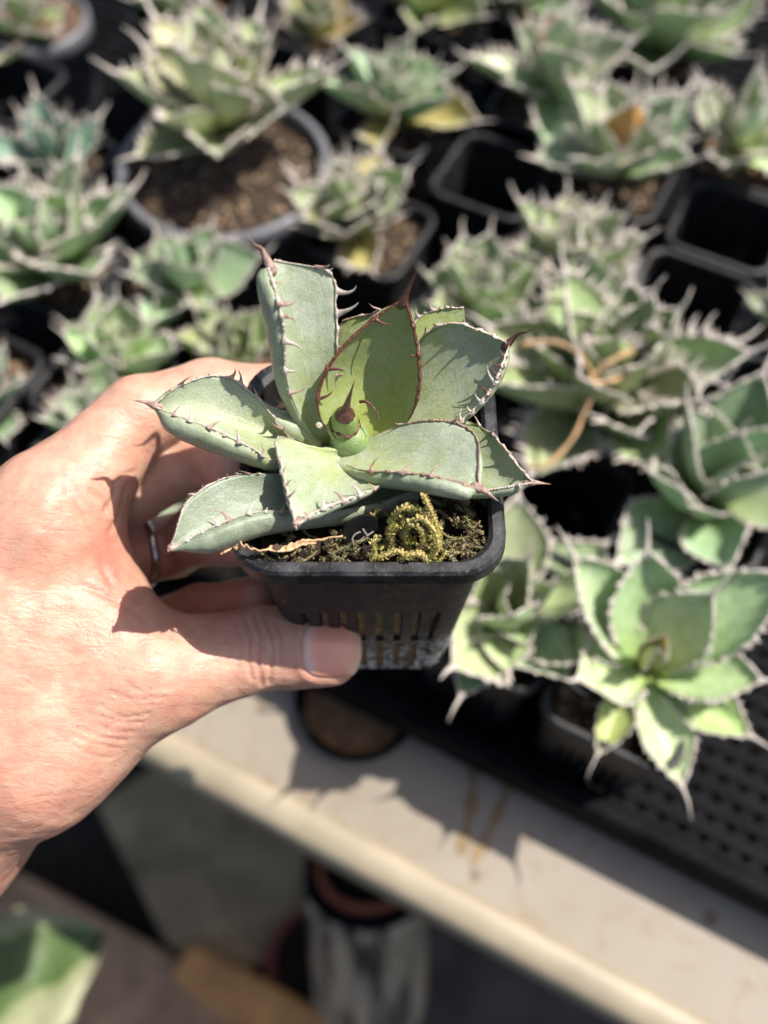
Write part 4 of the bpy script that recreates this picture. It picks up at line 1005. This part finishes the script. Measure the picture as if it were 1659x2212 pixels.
def near(pts, w):                   # gaussian distance to a polyline in the picture plane of the hand's near side
    d = np.full(len(hx), 1e9); q = catmull([(a, b, 0) for a, b in pts], max(8, len(pts) * 5))[:, :2]
    for a, b in zip(q[:-1], q[1:]):
        ab = b - a; t = np.clip(((hx - a[0]) * ab[0] + (hy - a[1]) * ab[1]) / max(ab @ ab, 1e-9), 0, 1)
        d = np.minimum(d, np.hypot(hx - a[0] - t * ab[0], hy - a[1] - t * ab[1]))
    return np.exp(-(d / w) ** 2)
disp = np.zeros(len(hx)); nearz = (HV[:, 2] < .285)
nd = hd(714, 1402, 1)
NC, NA_, NB_ = np.array([715., 1402.]), 65., 66.
na = np.abs((hx - NC[0]) / NA_); nb = np.abs((hy - NC[1]) / NB_); nr = (na ** 3.2 + nb ** 3.2) ** (1 / 3.2)
onth = nearz & (hx > 600)
disp += np.where(onth, -.0006 * np.clip((1.0 - nr) / .06, 0, 1) * front, 0)
disp += np.where(onth, .0004 * np.exp(-((nr - 1.12) / .07) ** 2) * front * (hx < 770), 0)
CR = [([(531, 1335), (540, 1380), (536, 1430), (545, 1470)], 4.2, .6), ([(551, 1330), (562, 1375), (560, 1430), (566, 1480)], 4.5, .75), ([(574, 1335), (586, 1375), (588, 1425), (582, 1475)], 4.5, .7), ([(596, 1345), (606, 1385), (603, 1435)], 4, .5),
      ([(512, 1345), (518, 1390), (514, 1440)], 5, .3), ([(488, 1360), (494, 1400), (488, 1440)], 5, .2), ([(566, 1360), (574, 1400), (572, 1440)], 4, .3),
      ([(540, 1350), (556, 1352)], 4, .2), ([(170, 1262), (205, 1275), (245, 1296), (290, 1318)], 6, .5), *[([(270 - 12 * q - 34 * abs(math.sin(q * 1.9)), 1472 + 17 * q), (300 - 12 * q, 1492 + 17 * q + 5 * math.sin(q * 2.6)), (374 - 17 * q, 1486 + 19 * q)], 3.4, .38 + .14 * math.sin(q * 2.3)) for q in range(9)],
      ([(160, 1090), (190, 1150), (215, 1210), (240, 1260)], 8, .5),
      ([(195, 1060), (225, 1085), (232, 1110)], 6, .6), ([(250, 1045), (240, 1085), (225, 1105)], 6, .6), ([(268, 1060), (258, 1110), (236, 1150)], 5, .5), ([(286, 1020), (262, 1028), (240, 1045)], 6, .5), ([(130, 1000), (150, 1080), (180, 1140)], 7, .3)]
for pts, w, a in CR:
    g_ = near(pts, w); g2 = near(pts, w * 2.2)
    disp += np.where(nearz, (-a * g_ + .38 * a * (g2 - g_)) * 1e-3 * front, 0)
# tendons, veins and soft unevenness of the back of the hand
for pts, w, a in (([(120, 1050), (40, 1250), (-60, 1500)], 30, .8), ([(330, 1440), (200, 1490), (60, 1560)], 34, .7), ([(0, 1130), (-40, 1300)], 26, .8), ([(260, 1330), (150, 1300), (50, 1330)], 22, .4)):
    disp += np.where(nearz, a * 1e-3 * near(pts, w) * front, 0)
lowf = np.array([mnoise.noise(Vector(p * 75)) * .0007 + mnoise.noise(Vector(p * 210)) * .00022 for p in HV]); disp += lowf * np.where(onth & (nr < 1.3), .15, 1)
HV = HV + HN * disp[:, None]
HW = CAM + HV[:, :1] * RTV + HV[:, 1:2] * UPV + HV[:, 2:] * FWD
hb = CAM + hd(0, 1500, .28)[0] * RTV + hd(0, 1500, .28)[1] * UPV + hd(0, 1500, .28)[2] * FWD
person = mesh_obj('person', HW - hb, HF, M['skin']); person.location = hb
person.data.flip_normals() if False else None
tag(person, 'left hand with a silver ring, thumb pressed on the front of the small black pot', 'hand')
# blush: light through the web painted red; natural redness at finger sides and thumb tip
bl = 1.1 * np.exp(-(((hx - 235) / 40) ** 2 + ((hy - 1235) / 85) ** 2)) + .55 * np.exp(-(((hx - 740) / 60) ** 2 + ((hy - 1400) / 70) ** 2)) * (HV[:, 2] < .29) + .35 * np.exp(-(((hx - 200) / 55) ** 2 + ((hy - 1040) / 60) ** 2)) + .30 * (HV[:, 2] > .285) + .2 * np.exp(-(((hx - 60) / 160) ** 2 + ((hy - 1760) / 140) ** 2))
bl = bl + np.clip(-disp * 1e3 - .25, 0, 1) * .4
at = person.data.attributes.new('blush_glow', 'FLOAT', 'POINT'); at.data.foreach_set('value', np.clip(bl, 0, 1).astype(np.float32))
# thumbnail
def hand_depth(x, y, z0=.20):
    r_ = hd(x, y, 1); r_n = r_ / np.linalg.norm(r_); t = z0
    best = (1, t)
    for _ in range(60):
        d = float(sdf((r_n * t)[None], 4)[0]); best = min(best, (d, t))
        if d < 1e-5: break
        t += d
        if t > .5: break
    return r_n * best[1] - np.array([0, 0, 0])
V, Fc, UV = [], [], []; NI = 22
for j in range(NI + 1):
    for i in range(NI + 1):
        a, b = i / NI * 2 - 1, j / NI * 2 - 1
        # square -> superellipse
        m = max(abs(a), abs(b)); l = (abs(a) ** 3.2 + abs(b) ** 3.2) ** (1 / 3.2) if m > 0 else 1; k = m / l if m > 0 else 1
        aa, bb = a * k * .985, b * k * .985
        x, y = NC[0] + aa * NA_, NC[1] + bb * NB_ * (1 - .02 * a)
        p = hand_depth(min(x, 778), y); p = p * np.linalg.norm(hd(x, y, 1)) / np.linalg.norm(hd(min(x, 778), y, 1)) if False else p
        p = p + np.array([max(0, x - 778) / FPX * .27, 0, 0])
        n_ = grad(p[None])[0]; off = .00015 + .0001 * (1 - m ** 2) - (.0008 * max(0, m - .9) / .1 if a < .8 else 0)
        V.append(p + n_ * off); UV.append((a * .5 + .5, b * .5 + .5))
for j in range(NI):
    for i in range(NI): a = j * (NI + 1) + i; Fc.append((a, a + NI + 1, a + NI + 2, a + 1))
V = [CAM + v[0] * RTV + v[1] * UPV + v[2] * FWD - hb for v in V]
nl = mesh_obj('thumbnail', V, Fc, M['nail'], person); uvl = nl.data.uv_layers.new(name='UVMap')
for lp in nl.data.loops: uvl.data[lp.index].uv = UV[lp.vertex_index]
# ring on the ring finger
a, b = RNG[0], RNG[1]; ax_ = nrm(b - a); c = b + (a - b) * .30
e1_ = nrm(np.cross(ax_, (0, 0, 1))); e2_ = np.cross(ax_, e1_); V, Fc = [], []
rr_ = .0111; pf = [(-.0014, .0000), (-.0012, .0007), (-.0005, .0011), (.0005, .0011), (.0012, .0007), (.0014, 0), (.0011, -.0004), (-.0011, -.0004)]
for i in range(72):
    w = 2 * math.pi * i / 72; dr = e1_ * math.cos(w) + e2_ * math.sin(w)
    for u_, v_ in pf: V.append(c + dr * (rr_ + v_) + ax_ * u_)
for i in range(72):
    j = (i + 1) % 72
    for q in range(8): Fc.append((i * 8 + q, i * 8 + (q + 1) % 8, j * 8 + (q + 1) % 8, j * 8 + q))
mesh_obj('ring', [CAM + v[0] * RTV + v[1] * UPV + v[2] * FWD - hb for v in V], Fc, M['silver'], person)['label'] = 'plain polished silver ring'
print('hand verts', len(HW), 'thumb depth', DT)
